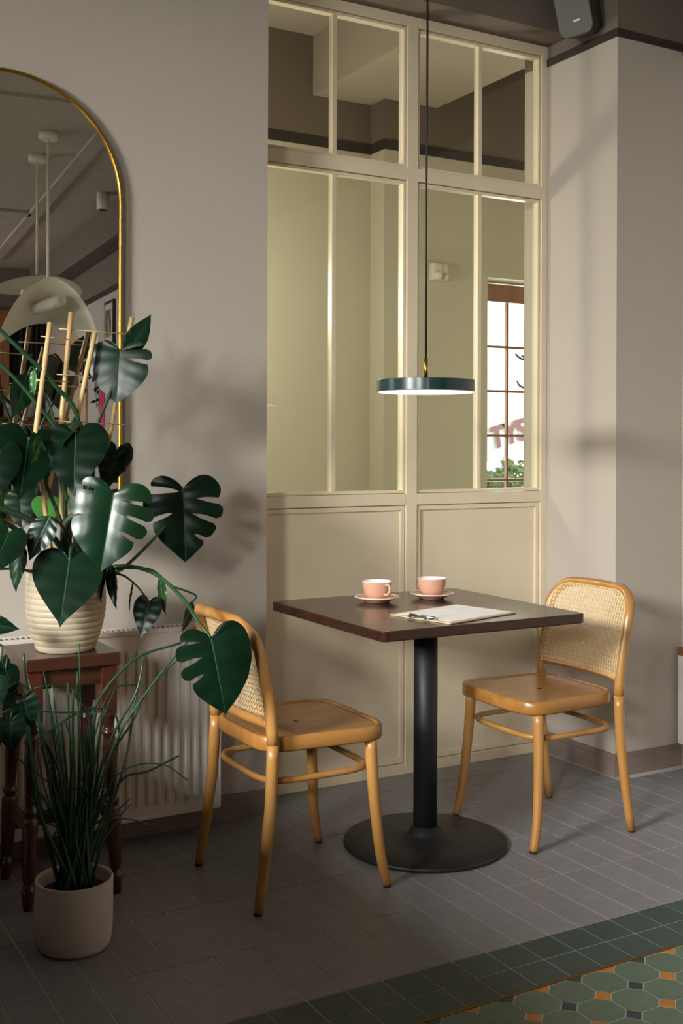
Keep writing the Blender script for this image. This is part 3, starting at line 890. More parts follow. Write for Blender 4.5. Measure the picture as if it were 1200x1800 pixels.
# ------------------------------------------------------------------ leaves
def outline(kind):
    if kind == 'monstera':
        return [(0, 0), (-.10, .10), (-.17, .24), (-.15, .40), (-.03, .52), (.14, .56), (.33, .545), (.52, .47), (.70, .34), (.86, .17), (.95, .06), (1, 0)]
    if kind == 'heart':
        return [(0, 0), (-.12, .10), (-.17, .24), (-.10, .40), (.06, .49), (.25, .49), (.43, .42), (.62, .29), (.80, .14), (.92, .04), (1, 0)]
    return [(0, 0), (.02, .10), (.08, .22), (.20, .33), (.36, .37), (.52, .34), (.68, .25), (.83, .13), (.94, .04), (1, 0)]
def leaf(parent, base, tip, width=1.0, roll=0, kind='heart', cl=(), cr=(), fold=.25, droop=.12, mat_='leaf', wave=.010, curl=0, label=None):
    """base/tip: 3-D points of the midrib; width: scale across; roll: turn about the midrib; cl/cr: splits (place, depth, gap)"""
    base, tip = Vector(base), Vector(tip)
    L = (tip - base).length
    D = (tip - base).normalized()
    V = (Vector((0, 0, CH)) - base)
    N = (V - D * V.dot(D)).normalized()
    N = Matrix.Rotation(math.radians(roll), 3, D) @ N
    A = N.cross(D)
    ctl = outline(kind)
    n = 40
    cv = spl([(a, b, 0) for a, b in ctl], 6)
    ln = [0]
    for p, q in zip(cv, cv[1:]): ln.append(ln[-1] + (q - p).length)
    def rim(th):
        s_ = th * ln[-1]
        for i in range(len(ln) - 1):
            if ln[i + 1] >= s_:
                u = (s_ - ln[i]) / max(1e-9, ln[i + 1] - ln[i]); p = cv[i].lerp(cv[i + 1], u); return p.x, p.y
        return 1, 0
    def pt_(th, t, side):
        ru, rv = rim(th)
        m = max(0, (th - .20) / .80) ** (1.8 if kind == 'monstera' else 1.4)
        u = m + (ru - m) * (t ** .9 if th > .25 else t); v = rv * t
        h = -droop * (max(0, u) ** 2) + fold * v * .5 - fold * 1.1 * v * v
        h += wave * math.sin(th * 38) * t * (1 - .3 * t) + curl * v * v
        return base + D * (u * L) + A * (side * v * width * L) + N * (h * L)
    mb = MB(); mb.smooth = True
    for side, cuts in ((-1, cl), (1, cr)):
        bnd = [(0, None)] + [(c_[0], c_) for c_ in sorted(cuts)] + [(1, None)]
        for (a, ca_), (b, cb_) in zip(bnd, bnd[1:]):
            K = max(3, int(n * (b - a)))
            rows = []
            for j in range(9):
                t = j / 8
                def g(c_):
                    if c_ is None or t <= c_[1]: return 0
                    x_ = (t - c_[1]) / (1 - c_[1]); return c_[2] * 1.25 * x_ ** .5 * (1 - .45 * x_)
                a_, b2 = a + g(ca_), b - g(cb_)
                row = []
                for i in range(K + 1):
                    f_ = i / K
                    e_ = max((1 - 2 * f_) if ca_ else 0, (2 * f_ - 1) if cb_ else 0, 0)
                    row.append(pt_(a_ + (b2 - a_) * f_, t * (1 - .13 * e_ ** 4), side))
                rows.append(row)
            mb.grid(rows, True, flip=(side == 1))
    mb.cur = 1
    mid = [[], []]
    for i in range(13):
        u = i / 12
        h = -droop * u * u + .004
        w = .010 * (1 - .8 * u)
        for s_ in (0, 1):
            mid[s_].append(base + D * (u * L) + A * ((-1, 1)[s_] * w * L) + N * (h * L))
    mb.grid(mid, True, flip=True)
    o = obj('leaf', mb, [mat_, 'vein'], parent)
    if label: o['label'] = label
    return o
def stem(parent, pts, r, m='stem', name='stem', k=5, n=7):
    p = spl(pts, k)
    if isinstance(r, tuple):
        rs = [r[0] + (r[1] - r[0]) * i / (len(p) - 1) for i in range(len(p))]
    else: rs = r
    return obj(name, MB().tube(p, rs, n), m, parent)

# ------------------------------------------------------------------ the monstera
mc = Vector((.908, 3.19, sz + .0005))
mo = thing('potted_monstera', 'large monstera in a ribbed cream pot on the wooden stool', 'potted plant', mc)
pr = []
for i in range(0, 157):
    u = i / 156
    r = .082 + .031 * math.sin(min(1, u / .62) * math.pi / 2) - (.002 * max(0, u - .62) / .38)
    r += .0021 * abs(math.sin(u * math.pi * 13)) ** .7 - .0015
    pr.append((r, u * .222))
pr += [(.1125, .2245), (.107, .2245), (.105, .219), (.104, .15)]
obj('pot', MB().lathe([(.0, 0)] + pr, mc, 64, False), 'pot_cream', mo)
obj('soil', MB().lathe([(.0, .196), (.05, .197), (.1052, .192)], mc, 32, False), 'soil', mo)
CROWN = Vector((.905, 3.19, .885))
def A_(x, y, Y): return at(x, y, Y)
# big leaves in view
leaf(mo, A_(122, 985, 3.03), A_(105, 1102, 2.97), 1.02, 4, 'heart', fold=.12, droop=.06, mat_='leaf_dark', wave=.006)
leaf(mo, A_(200, 868, 3.0), A_(176, 1003, 2.97), .98, 4, 'monstera', cl=((.33, .50, .026), (.55, .80, .012)), cr=((.40, .30, .024), (.54, .34, .024), (.68, .42, .022)), fold=.85, droop=.12, wave=.007)
leaf(mo, A_(322, 858, 3.26), A_(327, 985, 3.20), .98, -4, 'monstera', cl=((.36, .12, .050), (.60, .40, .026)), cr=((.46, .45, .034), (.62, .36, .030), (.78, .5, .02)), fold=.6, droop=.16, mat_='leaf_dark', wave=.016)
leaf(mo, A_(212, 615, 3.18), A_(203, 708, 3.16), 1.06, 12, 'monstera', cl=((.22, .6, .01),), cr=((.30, .14, .034), (.47, .20, .034)), fold=.25, droop=.10, wave=.006)
leaf(mo, A_(222, 622, 3.19), A_(268, 552, 3.17), .62, 10, 'oval', fold=.5, droop=.12, wave=.01)
leaf(mo, A_(371, 1122, 2.73), A_(398, 1257, 2.70), .87, -6, 'monstera', cl=((.34, .42, .020), (.50, .46, .030), (.64, .56, .022)), cr=(), fold=.25, droop=.08, mat_='leaf_dark', wave=.008)
leaf(mo, A_(262, 1058, 3.10), A_(246, 1121, 3.07), .78, 14, 'heart', fold=.3, mat_='leaf_dark')
leaf(mo, A_(284, 1014, 3.12), A_(286, 1082, 3.10), .42, 40, 'oval', fold=.5, mat_='leaf_light')
leaf(mo, A_(193, 990, 3.08), A_(200, 1072, 3.04), .38, 30, 'oval', fold=.5, mat_='leaf')
leaf(mo, A_(184, 1002, 3.12), A_(172, 1060, 3.09), .40, 60, 'oval', fold=.5, mat_='leaf')
leaf(mo, A_(236, 1022, 3.13), A_(222, 1076, 3.13), .26, 70, 'oval', fold=.6, mat_='leaf')
leaf(mo, A_(338, 1058, 2.98), A_(324, 1112, 2.94), .55, -50, 'oval', fold=.3, mat_='leaf_dark')
leaf(mo, A_(133, 762, 3.10), A_(128, 868, 3.02), 1.0, 10, 'heart', fold=.3, mat_='leaf_dark', wave=.012)
leaf(mo, A_(50, 768, 3.12), A_(38, 876, 3.05), .98, -14, 'heart', fold=.3, mat_='leaf_dark', wave=.012)
leaf(mo, A_(0, 790, 3.10), A_(-8, 880, 3.05), .8, 0, 'heart', fold=.3, mat_='leaf_dark')
leaf(mo, A_(206, 790, 3.20), A_(184, 862, 3.14), .72, 20, 'heart', fold=.5, mat_='leaf', wave=.03)
leaf(mo, A_(200, 806, 3.18), A_(228, 778, 3.16), .62, -40, 'oval', fold=.8, mat_='leaf', wave=.05)
leaf(mo, A_(128, 742, 3.16), A_(104, 778, 3.08), .9, 60, 'oval', fold=.4, mat_='leaf')
leaf(mo, A_(68, 768, 3.10), A_(60, 815, 3.04), .55, -55, 'oval', fold=.7, mat_='leaf_light')
leaf(mo, A_(88, 908, 3.05), A_(49, 984, 3.04), .80, 20, 'oval', fold=.5, droop=.1, mat_='leaf', wave=.012)
leaf(mo, A_(38, 952, 3.06), A_(22, 1042, 3.05), .58, 40, 'oval', fold=.5, droop=.1, mat_='leaf')
leaf(mo, A_(16, 935, 3.02), A_(-18, 1014, 2.98), .85, -10, 'heart', fold=.4, mat_='leaf')
leaf(mo, A_(-28, 1092, 3.05), A_(32, 1108, 3.0), .75, 20, 'oval', fold=.3, mat_='leaf_dark')
leaf(mo, A_(82, 880, 3.22), A_(80, 926, 3.18), 1.0, 0, 'heart', fold=.2, mat_='leaf_light')
leaf(mo, A_(36, 872, 3.26), A_(38, 932, 3.22), .9, 10, 'heart', fold=.2, mat_='leaf')
leaf(mo, A_(48, 660, 3.22), A_(26, 732, 3.16), .72, -20, 'oval', fold=.5, mat_='leaf')
leaf(mo, A_(60, 650, 3.20), A_(54, 706, 3.18), .4, 40, 'oval', fold=.5, mat_='leaf_light')
leaf(mo, A_(150, 905, 3.16), A_(140, 985, 3.10), .6, 30, 'oval', fold=.4, mat_='leaf_dark')
# stems and petioles
stem(mo, [CROWN, A_(112, 940, 3.16), A_(122, 912, 3.14), A_(155, 895, 3.10)], (.012, .009), 'stem_dark')
stem(mo, [CROWN, A_(134, 930, 3.14), A_(112, 860, 3.12), A_(95, 820, 3.12), A_(68, 768, 3.10)], (.006, .004), 'stem')
stem(mo, [CROWN, A_(150, 960, 3.12), A_(185, 880, 3.06), A_(200, 868, 3.0)], (.006, .004), 'stem_dark')
stem(mo, [CROWN, A_(175, 1005, 3.12), A_(215, 1000, 3.18), A_(298, 915, 3.26), A_(312, 870, 3.27), A_(322, 858, 3.26)], (.006, .004), 'stem')
stem(mo, [CROWN, A_(205, 996, 3.10), A_(265, 1005, 3.03), A_(315, 1045, 2.88), A_(350, 1095, 2.77), A_(371, 1122, 2.73)], (.0065, .0045), 'stem')
stem(mo, [CROWN, A_(200, 1008, 3.12), A_(235, 1025, 3.11), A_(262, 1058, 3.10)], (.0035, .0025), 'stem_dark')
stem(mo, [CROWN, A_(205, 1000, 3.14), A_(260, 1000, 3.13), A_(284, 1014, 3.12)], (.004, .003), 'stem')
stem(mo, [CROWN, A_(160, 880, 3.17), A_(165, 770, 3.17), A_(190, 700, 3.18), A_(212, 640, 3.19), A_(212, 615, 3.18)], (.006, .0045), 'stem_dark')
stem(mo, [CROWN, A_(160, 850, 3.2), A_(150, 770, 3.2), A_(135, 735, 3.18), A_(128, 742, 3.16)], (.006, .005), 'stem')
stem(mo, [A_(-60, 515, 3.15), A_(0, 580, 3.15), A_(92, 672, 3.15), A_(140, 760, 3.17), CROWN], (.0055, .0075), 'stem')
stem(mo, [A_(-60, 600, 3.18), A_(0, 640, 3.18), A_(60, 705, 3.18), A_(110, 790, 3.18), CROWN], (.0045, .0065), 'stem')
stem(mo, [A_(-40, 880, 3.10), A_(0, 893, 3.10), A_(60, 918, 3.11), A_(105, 960, 3.15), CROWN], (.008, .009), 'stem_dark')
stem(mo, [A_(-40, 890, 3.05), A_(0, 914, 3.05), A_(45, 942, 3.08), A_(90, 985, 3.13), CROWN], (.006, .008), 'stem_dark')
stem(mo, [A_(38, 948, 3.06), A_(16, 945, 3.04), A_(30, 942, 3.05), A_(45, 946, 3.08)], (.0025, .0025), 'stem_dark')
stem(mo, [A_(88, 908, 3.05), A_(110, 925, 3.08), A_(125, 960, 3.12), CROWN], (.003, .004), 'stem')
stem(mo, [A_(122, 985, 3.03), A_(126, 960, 3.06), A_(140, 955, 3.12), CROWN], (.004, .005), 'stem')
stem(mo, [A_(133, 762, 3.10), A_(150, 830, 3.15), A_(140, 920, 3.16), CROWN], (.005, .006), 'stem_dark')
stem(mo, [A_(50, 768, 3.12), A_(80, 850, 3.15), A_(110, 930, 3.16), CROWN], (.005, .006), 'stem_dark')
stem(mo, [A_(206, 790, 3.20), A_(195, 830, 3.2), A_(160, 920, 3.18), CROWN], (.003, .004), 'stem')
stem(mo, [A_(48, 660, 3.22), A_(58, 645, 3.22), A_(72, 680, 3.22), A_(98, 760, 3.22), CROWN], (.003, .004), 'stem')
stem(mo, [A_(338, 1058, 2.98), A_(345, 1048, 3.0), A_(330, 1040, 2.99), A_(300, 1030, 3.0)], (.0025, .003), 'stem_dark')
stem(mo, [A_(-28, 1092, 3.05), A_(-60, 1040, 3.08), A_(0, 1000, 3.12), CROWN], (.003, .004), 'stem_dark')
# bamboo stakes and skewers of the plant support
for a, b, Ya, Yb in (((88, 567), (62, 765), 3.16, 3.13), ((125, 549), (106, 760), 3.24, 3.20), ((167, 585), (128, 770), 3.20, 3.17), ((232, 558), (188, 790), 3.26, 3.22)):
    top, low = A_(*a, Ya), A_(*b, Yb)
    base_ = CROWN.copy(); base_.z = .87
    base_.x += (low.x - CROWN.x) * .35; base_.y += (low.y - CROWN.y) * .5
    pts = [top.lerp(low, i / 6) for i in range(7)] + [low.lerp(base_, .5), base_]
    rr = [.0075, .0072, .0078, .0070, .0072, .0080, .0072, .007, .007]
    obj('bamboo_stake', MB().tube(pts, rr, 10), 'bamboo', mo)
for a, b, Y in (((72, 591), (150, 600), 3.17), ((104, 578), (236, 588), 3.24), ((64, 668), (120, 671), 3.15), ((100, 658), (158, 661), 3.20), ((88, 739), (219, 747), 3.19), ((100, 678), (150, 680), 3.22), ((80, 907), (140, 908), 3.2)):
    obj('skewer', MB().tube([A_(*a, Y), A_(*b, Y + .02)], .0016, 6), 'straw', mo)

# ------------------------------------------------------------------ rush plant in the white floor pot
rc = Vector((.822, 2.802, 0))
ru = thing('potted_rush', 'green rush plant in a plain white cylinder pot on the floor', 'potted plant', rc)
obj('pot', MB().lathe([(.0, 0), (.078, 0), (.086, .004), (.091, .014), (.0955, .06), (.0965, .172), (.0945, .175), (.0905, .174), (.0895, .165), (.089, .12)], rc, 56, False), 'pot_white', ru)
obj('soil', MB().lathe([(.0, .142), (.04, .141), (.0893, .138)], rc, 32, False), 'soil', ru)
def rush(pix, Ys, r=.0026):
    b = Vector((rc.x + random.uniform(-.045, .045), rc.y + random.uniform(-.045, .045), .138))
    pts = [b] + [A_(x, y, Y) for (x, y), Y in zip(pix, Ys)]
    p = spl(pts, 5)
    r *= 1.6
    rs = [r * (1 - .45 * i / (len(p) - 1)) for i in range(len(p))]
    obj('rush_stem', MB().tube(p, rs, 6), 'rush', ru)
D_ = 2.80
R_ = [([(75, 1440), (55, 1320), (48, 1230), (41, 1148)], .0036), ([(70, 1430), (48, 1290), (32, 1230), (20, 1166)], .0036),
      ([(152, 1420), (145, 1300), (141, 1210), (139, 1132)], .002), ([(160, 1420), (190, 1310), (238, 1220), (252, 1160)], .003),
      ([(150, 1420), (150, 1330), (168, 1240), (235, 1160), (318, 1130)], .0034), ([(165, 1420), (205, 1300), (270, 1200), (330, 1128)], .0028),
      ([(170, 1430), (195, 1330), (232, 1270), (262, 1210), (322, 1150)], .0024), ([(160, 1430), (160, 1320), (150, 1250), (110, 1205), (60, 1210)], .0022),
      ([(155, 1420), (165, 1280), (165, 1245), (120, 1262), (52, 1310)], .0028), ([(150, 1430), (165, 1300), (195, 1215), (243, 1203)], .0022),
      ([(190, 1430), (205, 1330), (208, 1275), (190, 1245), (130, 1252), (75, 1250), (38, 1238)], .002), ([(170, 1440), (200, 1370), (240, 1345), (290, 1345), (330, 1372)], .0018),
      ([(180, 1440), (215, 1370), (262, 1355), (315, 1328)], .0028), ([(160, 1440), (190, 1385), (150, 1388), (95, 1380), (60, 1355)], .002),
      ([(110, 1430), (90, 1330), (64, 1270)], .0034), ([(115, 1430), (100, 1345), (66, 1280)], .0034), ([(120, 1430), (115, 1340), (108, 1272)], .0028),
      ([(130, 1430), (130, 1330), (113, 1260)], .0022), ([(100, 1450), (62, 1380), (44, 1345), (28, 1330)], .002), ([(185, 1450), (225, 1440), (262, 1450), (285, 1458)], .0018),
      ([(180, 1480), (215, 1430), (232, 1412)], .0022), ([(95, 1470), (120, 1465), (70, 1440), (60, 1430)], .0016),
      ([(190, 1440), (222, 1330), (236, 1240), (255, 1152)], .0026), ([(160, 1430), (178, 1280), (205, 1202)], .0022)]
for pix, r in R_:
    d = random.uniform(-.05, .05)
    n_ = len(pix)
    rush(pix, [D_ + d * (i + 1) / n_ + .04 * i / n_ for i in range(n_)], r)
for i in range(24):
    a = random.uniform(-1, 1)
    tx_ = 132 + a * 85 + random.uniform(-12, 12)
    ty_ = random.uniform(1180, 1420)
    d = random.uniform(-.06, .06)
    bend = random.uniform(-22, 22)
    rush([(132 + a * 30, 1460), (132 + a * 58 + bend * .6, (ty_ + 1460) / 2), (tx_ + bend, ty_)], [D_ + d * .4, D_ + d * .7, D_ + d], random.uniform(.0018, .0034))

# ------------------------------------------------------------------ small glossy plant at the left edge
gc = Vector((.42, 2.62, 0))
gl = thing('glossy_leaf_plant', 'dark glossy leaved plant in a tall grey pot beside the stool', 'potted plant', gc)
obj('pot', MB().lathe([(.0, 0), (.085, 0), (.095, .03), (.11, .40), (.112, .42), (.104, .42), (.102, .36)], gc, 40, False), 'speaker_body', gl)
obj('soil', MB().lathe([(.0, .392), (.1025, .39)], gc, 24, False), 'soil', gl)
gtop = gc + Vector((0, 0, .39))
for bx, by, tx_, ty_, Y, w in ((18, 1268, 22, 1326, 2.66, .95), (40, 1228, 58, 1282, 2.68, .9), (10, 1178, 28, 1222, 2.70, .9), (-8, 1196, -2, 1246, 2.66, .9), (30, 1222, 6, 1262, 2.69, .9), (2, 1160, 16, 1190, 2.72, .8), (-20, 1290, -14, 1340, 2.62, .9)):
    leaf(gl, A_(bx, by, Y), A_(tx_, ty_, Y - .02), w, random.uniform(-15, 15), 'heart', fold=.2, mat_='leaf_dark')
    stem(gl, [gtop, gtop + Vector((.03, .02, .16)), A_(bx - 8, by - 18, Y), A_(bx, by, Y)], (.003, .002), 'stem_dark')

# ------------------------------------------------------------------ lamp in the room behind the glass
hl = thing('globe_lamp', 'opal globe lamp in the room behind the glass', 'lamp', (1.75, 4.45, 1.92))
obj('globe', MB().lathe([(.001, -.12), (.05, -.109), (.09, -.08), (.115, -.035), (.12, 0), (.115, .035), (.09, .08), (.05, .109), (.03, .116)], (1.75, 4.45, 1.92), 32), 'globe_glow', hl)
obj('rod', MB().lathe([(.008, .11), (.008, ZF - 1.92)], (1.75, 4.45, 1.92), 10), 'black_metal', hl)
# motion detector on the far wall
ps = at(767, 480, YF2)
pd = thing('motion_detector', 'white motion detector with two round lenses on the far wall', 'detector', ps)
obj('housing', MB().box(ps.x - .055, ps.x + .012, YF2 - .05, YF2, ps.z - .045, ps.z + .05), 'white_plastic', pd, .012)
obj('side_housing', MB().box(ps.x + .014, ps.x + .052, YF2 - .04, YF2, ps.z - .045, ps.z + .05), 'white_plastic', pd, .012)
def ball(mb, c_, r, n=12):
    prof = [(max(.0005, r * math.sin(math.pi * i / n)), -r * math.cos(math.pi * i / n)) for i in range(n + 1)]
    return mb.lathe(prof, c_, 16)
obj('lens', ball(MB(), (ps.x - .022, YF2 - .048, ps.z - .02), .026), 'white_plastic', pd)
obj('lens', ball(MB(), (ps.x + .034, YF2 - .038, ps.z - .022), .02), 'white_plastic', pd)

# ------------------------------------------------------------------ outside the far window
struct('ground_outside', MB().box(2, 14, 5.5, 16, -.3, -.2), 'ground', label='paved ground outside the far window')
def_w = thing('parasol', 'white parasol with red lettering outside the far window', 'parasol', (6.9, 8.7, -.2))
a0, a1 = at(835, 818, 8.3), at(990, 770, 8.3)
ex = (a1 - a0).normalized(); up = Vector((0, 0, 1)); ez = (up - ex * up.dot(ex)).normalized(); en = ez.cross(ex)
cv_ = MB()
q = [a0, a1, a1 + ez * .95, a0 + ez * .95]
b_ = cv_.add(q + [p - en * .012 for p in q])
for f_ in ((0, 1, 2, 3), (7, 6, 5, 4), (0, 4, 5, 1), (1, 5, 6, 2), (2, 6, 7, 3), (3, 7, 4, 0)): cv_.face([b_ + i for i in f_])
apex = (a0 + a1) / 2 + Vector((.3, .9, 1.7))
b_ = cv_.add([a0 + ez * .95, a1 + ez * .95, apex, a0 + ez * .95 - en * -1.8, a1 + ez * .95 + en * 1.8])
cv_.face((b_, b_ + 1, b_ + 2)); cv_.face((b_ + 1, b_ + 4, b_ + 2)); cv_.face((b_ + 3, b_, b_ + 2)); cv_.face((b_ + 4, b_ + 3, b_ + 2))
obj('canopy', cv_, 'parasol', def_w)
obj('pole', MB().tube([(6.9, 8.7, -.2), tuple((a0 + a1) / 2 + Vector((.3, .9, 1.6)))], .025, 8), 'steel', def_w)
fc = bpy.data.curves.new('lettering', 'FONT'); fc.body = 'TYS'; fc.size = .27; fc.extrude = .001; fc.shear = .1; fc.offset = .010; fc.space_character = .95
fo = bpy.data.objects.new('lettering_source', fc); COL.objects.link(fo)
bpy.context.view_layer.update()
me = bpy.data.meshes.new_from_object(fo.evaluated_get(bpy.context.evaluated_depsgraph_get()))
bpy.data.objects.remove(fo)
me.materials.clear(); me.materials.append(M['print_red'])
lt = bpy.data.objects.new('lettering', me); COL.objects.link(lt); lt.parent = def_w
o_ = at(861, 789, 8.29)
mtx = Matrix.Identity(4)
for i in range(3):
    mtx[i][0] = ex[i] * 1.0; mtx[i][1] = ez[i]; mtx[i][2] = -en[i]; mtx[i][3] = (o_ - en * .03)[i] - LOC[def_w.name][i]
lt.matrix_local = mtx
# shrubs below it
lf = []
def shrub(c_, rx, rz_, label, n=1300):
    t = thing('shrub', label, 'shrub', (c_[0], c_[1], -.2), group='shrubs outside the far window')
    mb = MB()
    for i in range(n):
        a = random.uniform(0, 2 * math.pi); b = math.acos(random.uniform(-1, 1)); rr = random.uniform(.75, 1.0)
        p = Vector(c_) + Vector((rx * rr * math.sin(b) * math.cos(a), rx * rr * math.sin(b) * math.sin(a), rz_ * rr * math.cos(b)))
        d = Vector((random.gauss(0, 1), random.gauss(0, 1), random.gauss(0, .6))).normalized(); e_ = d.orthogonal().normalized()
        L_ = random.uniform(.06, .13)
        k_ = mb.add([p, p + d * L_ * .5 + e_ * L_ * .22, p + d * L_, p + d * L_ * .5 - e_ * L_ * .22]); mb.face((k_, k_ + 1, k_ + 2, k_ + 3))
    obj('foliage', mb, 'hedge', t)['kind'] = 'stuff'
    obj('trunk', MB().tube([(c_[0], c_[1], -.2), c_], .03, 6), 'oak', t)
    return t
for px, py, Y, r, l in ((856, 868, 6.5, .30, 'bushy green shrub behind the left column of window panes'), (925, 858, 7.5, .36, 'bushy green shrub behind the right column of window panes')):
    c_ = at(px, py, Y); shrub((c_.x, c_.y, c_.z - .12), r, r, l)

# ------------------------------------------------------------------ things the mirror shows
def hat_lamp(x, y, ztop, label, tilt, turn, bend, c0, c1):
    t = thing('hat_pendant', label, 'pendant lamp', (x, y, ztop), group='ivory pendants seen in the mirror')
    obj('ceiling_rose', MB().lathe([(.065, ZC - .055), (.07, ZC - .05), (.07, ZC - .001)], (x, y, 0), 28), 'ivory', t)
    obj('rod', MB().lathe([(.011, ztop - .02), (.011, ZC - .05)], (x, y, 0), 10), 'ivory', t)
    R = Matrix.Rotation(turn, 3, 'Z') @ Matrix.Rotation(tilt, 3, 'X')
    mb = MB()
    for lift, fl in ((0, False), (.006, True)):
        rows = []
        for i in range(9):
            r = .35 * i / 8
            row = []
            for k in range(41):
                a = 2 * math.pi * k / 40
                u, v = r * math.cos(a), r * math.sin(a)
                z = -bend * u * u + .2 * bend * v * v
                row.append(R @ Vector((u, v, z + lift)) + Vector((x, y, ztop - .03)))
            rows.append(row)
        mb.grid(rows, True, flip=fl)
    obj('shade', mb, 'ivory', t)
    c0, c1 = Vector(c0) + Vector((x, y, ztop)), Vector(c1) + Vector((x, y, ztop))
    obj('lamp_tube', MB().tube([c0, c1], .042, 20), 'white_plastic', t)
    obj('bracket', MB().tube([(x, y, ztop - .02), (c0 + c1) / 2], .008, 8), 'ivory', t)
hat_lamp(2.207, -1.295, 2.30, 'ivory saddle-shaped pendant with tube lamp, nearer one in the mirror', math.radians(22), math.radians(10), 2.2, (-.12, .08, -.06), (.03, .28, .0))
hat_lamp(2.307, -1.99, 2.545, 'ivory flat disc pendant behind the tube lamp in the mirror', math.radians(6), math.radians(0), .35, (-.12, 0, -.10), (.12, 0, -.10))
s0 = (3.168, -3.025)
sl = thing('ceiling_spot', 'white cylinder spotlight on the ceiling seen in the mirror', 'spotlight', (s0[0], s0[1], ZC))
obj('body', MB().lathe([(.052, ZC - .155), (.055, ZC - .15), (.055, ZC - .001)], (s0[0], s0[1], 0), 24), 'white_plastic', sl)
obj('lens', MB().lathe([(.042, ZC - .158), (.042, ZC - .154)], (s0[0], s0[1], 0), 24), 'slot', sl)
# oak posts and black curtain at the far end
cu_ = MB(); rows = []
for z in (0.0, 2.93):
    rows.append([Vector((3.46 + i * .006, YREAR + .06 + .018 * math.sin(i * .55), z)) for i in range(80)])
cu_.grid(rows)
tag(obj('curtain', cu_, 'darkness', origin=(3.7, YREAR + .06, 0)), 'black curtain hanging at the far end, seen in the mirror', 'curtain')
for x_, l in ((3.345, 'oak post next to the black curtain in the mirror'), (3.10, 'dark oak post at the left edge of the mirror')):
    p_ = thing('oak_post', l, 'post', (x_ + .05, YREAR + .1, 0))
    obj('shaft', MB().box(x_, x_ + .105, YREAR + .02, YREAR + .12, 0, 2.95), 'oak', p_, .005)
    obj('cap', MB().box(x_ - .02, x_ + .125, YREAR + .01, YREAR + .14, 2.951, 3.0), 'oak', p_, .005)
# picture on the right wall
def on_right(Y): return 3.454 + (-2.0 - Y) * (3.97 - 3.454) / 5.9
pf = thing('framed_picture', 'dark framed picture on the wall seen at the mirror edge', 'picture', (on_right(-4.25), -4.25, 2.55))
def wallbox(y0, y1, d0, d1, z0, z1):
    mb = MB(); a = (on_right(y0) - d0, y0); b = (on_right(y1) - d0, y1)
    mb.prism([a, b, (b[0] - (d1 - d0), b[1]), (a[0] - (d1 - d0), a[1])], z0, z1); return mb
obj('frame', wallbox(-4.05, -4.45, .002, .03, 2.28, 2.74), 'band', pf)
obj('mount', wallbox(-4.08, -4.42, .0302, .032, 2.31, 2.71), 'rose_rim', pf)
obj('print', wallbox(-4.13, -4.37, .0322, .034, 2.37, 2.65), 'print', pf)
# shelf with a trailing plant
sh = thing('wall_shelf', 'small brown wall shelf seen in the mirror', 'shelf', (on_right(-4.9) - .1, -4.9, 2.13))
obj('board', wallbox(-4.7, -5.1, .002, .2, 2.12, 2.145), 'oak', sh)
obj('bracket', wallbox(-4.89, -4.91, .002, .16, 2.0, 2.119), 'black_metal', sh)
tc_ = Vector((on_right(-4.9) - .11, -4.9, 2.146))
tp = thing('trailing_pothos', 'trailing plant in a clay pot on the shelf in the mirror', 'potted plant', tc_)
obj('pot', MB().lathe([(.0, 0), (.06, 0), (.078, .13), (.07, .13), (.068, .11)], tc_, 24, False), 'white_plastic', tp)
obj('soil', MB().lathe([(.0, .112), (.069, .11)], tc_, 16, False), 'soil', tp)
for i in range(9):
    a = random.uniform(0, 6.28)
    dx, dy = math.cos(a) * .12 - .04, math.sin(a) * .12 + .1
    ln_ = random.uniform(.1, .62)
    pts = [tc_ + Vector((0, 0, .11)), tc_ + Vector((dx * .6, dy * .6, .19)), tc_ + Vector((dx, dy, .08)), tc_ + Vector((dx * 1.2, dy * 1.2, .08 - ln_ * .5)), tc_ + Vector((dx * 1.25, dy * 1.3, .08 - ln_))]
    stem(tp, pts, (.004, .003), 'stem', 'vine')
    sp2 = spl(pts, 4)
    for p in sp2[3::2]:
        d = Vector((random.uniform(-1, .2), random.uniform(-.6, .6), random.uniform(-1, -.2))).normalized()
        mb = MB(); e_ = d.orthogonal().normalized(); L_ = random.uniform(.05, .09)
        n_ = d.cross(e_)
        k_ = mb.add([p, p + d * L_ * .3 + e_ * L_ * .34, p + d * L_, p + d * L_ * .3 - e_ * L_ * .34, p + d * L_ * .4 + n_ * L_ * .1])
        for f_ in ((0, 1, 4), (1, 2, 4), (2, 3, 4), (3, 0, 4)): mb.face([k_ + i for i in f_], True)
        obj('leaf', mb, 'leaf', tp)
# tan door and pink poster
do = thing('tan_door', 'tan flush door in the right wall seen in the mirror', 'door', (on_right(-6.0), -6.0, 0))
obj('leaf_panel', wallbox(-5.35, -6.9, .002, .03, 0.0, 2.75), 'tan', do)
pp_ = thing('pink_poster', 'small bright pink poster seen in the mirror', 'poster', (on_right(-4.63), -4.63, 1.7))
obj('sheet', wallbox(-4.52, -4.74, .002, .008, 1.45, 1.85), 'pink_print', pp_)
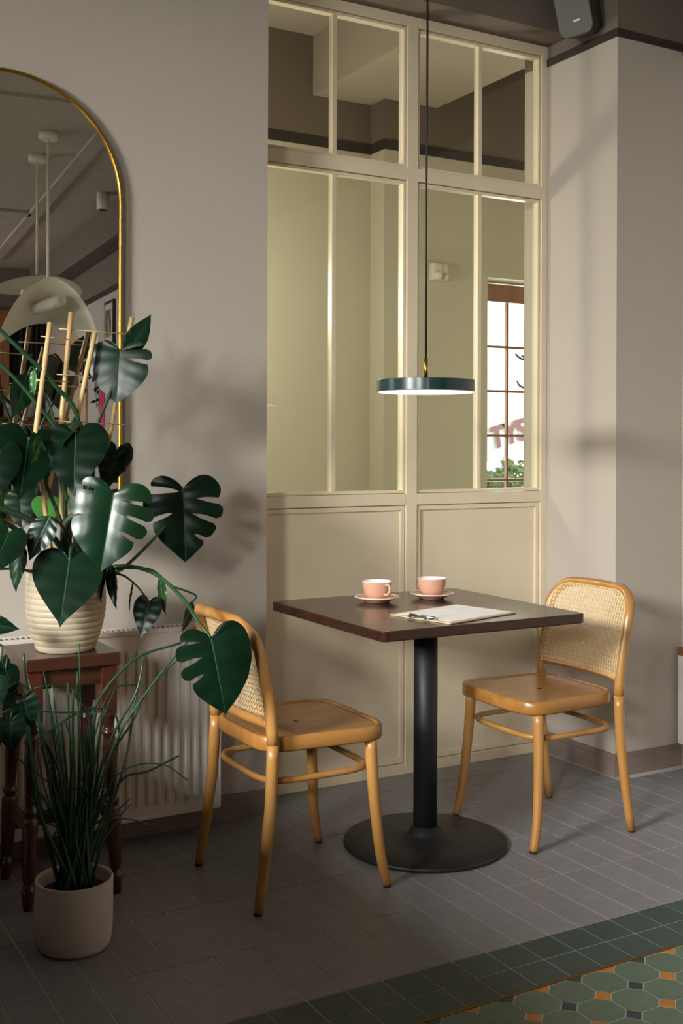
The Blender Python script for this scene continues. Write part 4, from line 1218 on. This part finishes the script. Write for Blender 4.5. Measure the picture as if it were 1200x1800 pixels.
# bar cabinet with bottles and glasses
bc = thing('bar_cabinet', 'dark brown bar cabinet carrying bottles, seen in the mirror', 'cabinet', (2.2, -2.45, 0))
obj('carcass', MB().box(1.2, 2.62, -2.62, -2.30, 0, 1.46), 'oak', bc, .004)
obj('worktop', MB().box(1.17, 2.65, -2.65, -2.27, 1.461, 1.49), 'walnut', bc, .003)
for i in range(3):
    obj('door', MB().box(1.22 + i * .47, 1.66 + i * .47, -2.299, -2.281, .08, 1.42), 'walnut', bc, .003)
BS = [(2.06, .30, 'bottle', 'clear slim bottle'), (2.125, .36, 'bottle_dark', 'dark bottle with a plum label'), (2.21, .26, 'bottle', 'clear squat bottle'), (2.29, .20, 'bottle', 'clear carafe'), (2.37, .22, 'bottle', 'clear small bottle'), (2.45, .30, 'bottle_dark', 'dark slim bottle'), (2.52, .26, 'bottle', 'pale bottle')]
for i, (x_, h_, m_, l) in enumerate(BS):
    y_ = -2.42 - .05 * (i % 2)
    t = thing('bottle', f'{l}, {("first", "second", "third", "fourth", "fifth", "sixth", "last")[i]} from the left on the bar cabinet', 'bottle', (x_, y_, 1.4905), group='bottles on the bar cabinet')
    r = .03 + .006 * (i % 3)
    obj('glass_body', MB().lathe([(.0, 0), (r, 0), (r, h_ * .6), (r * .4, h_ * .75), (r * .36, h_ * .97)], (x_, y_, 1.4905), 16), m_, t)
    obj('stopper', MB().lathe([(r * .38, h_ * .97), (r * .38, h_)], (x_, y_, 1.4905), 12), 'steel', t)
# pale cabinet against the right wall, seen as a sliver at the right edge
pc = thing('low_cabinet', 'pale low cabinet with brown top at the right edge of the picture', 'cabinet', (3.39, 2.85, 0))
obj('carcass', MB().box(3.372, 3.398, 2.5, 3.222, .09, .44), 'white_glaze', pc)
obj('top', MB().box(3.366, 3.398, 2.5, 3.222, .4405, .47), 'oak', pc)

# unseen cabinet-shaped block, added on the left to shade the floor by the pots
sb = thing('shade_blocker', 'dark low cabinet-shaped light blocker, added unseen left of the pots', 'shade_blocker', (-.05, 2.4, 0))
obj('carcass', MB().box(-.25, .14, .85, 3.25, .08, .82), 'mahogany', sb, .004)
obj('top', MB().box(-.27, .16, .83, 3.27, .821, .85), 'mahogany', sb, .004)
for y_ in (.9, 3.14):
    for x_ in (-.22, .05):
        obj('leg', MB().box(x_, x_ + .05, y_, y_ + .05, 0, .0795), 'mahogany_leg', sb)
for i in range(3):
    d_ = obj('door', MB().box(  .141, .155, .87 + i * .79, 1.64 + i * .79, .10, .80), 'mahogany_leg', sb, .002)
    obj('knob', MB().tube([(.155, 1.58 + i * .79, .46), (.175, 1.58 + i * .79, .46)], .012, 10), 'brass', d_)
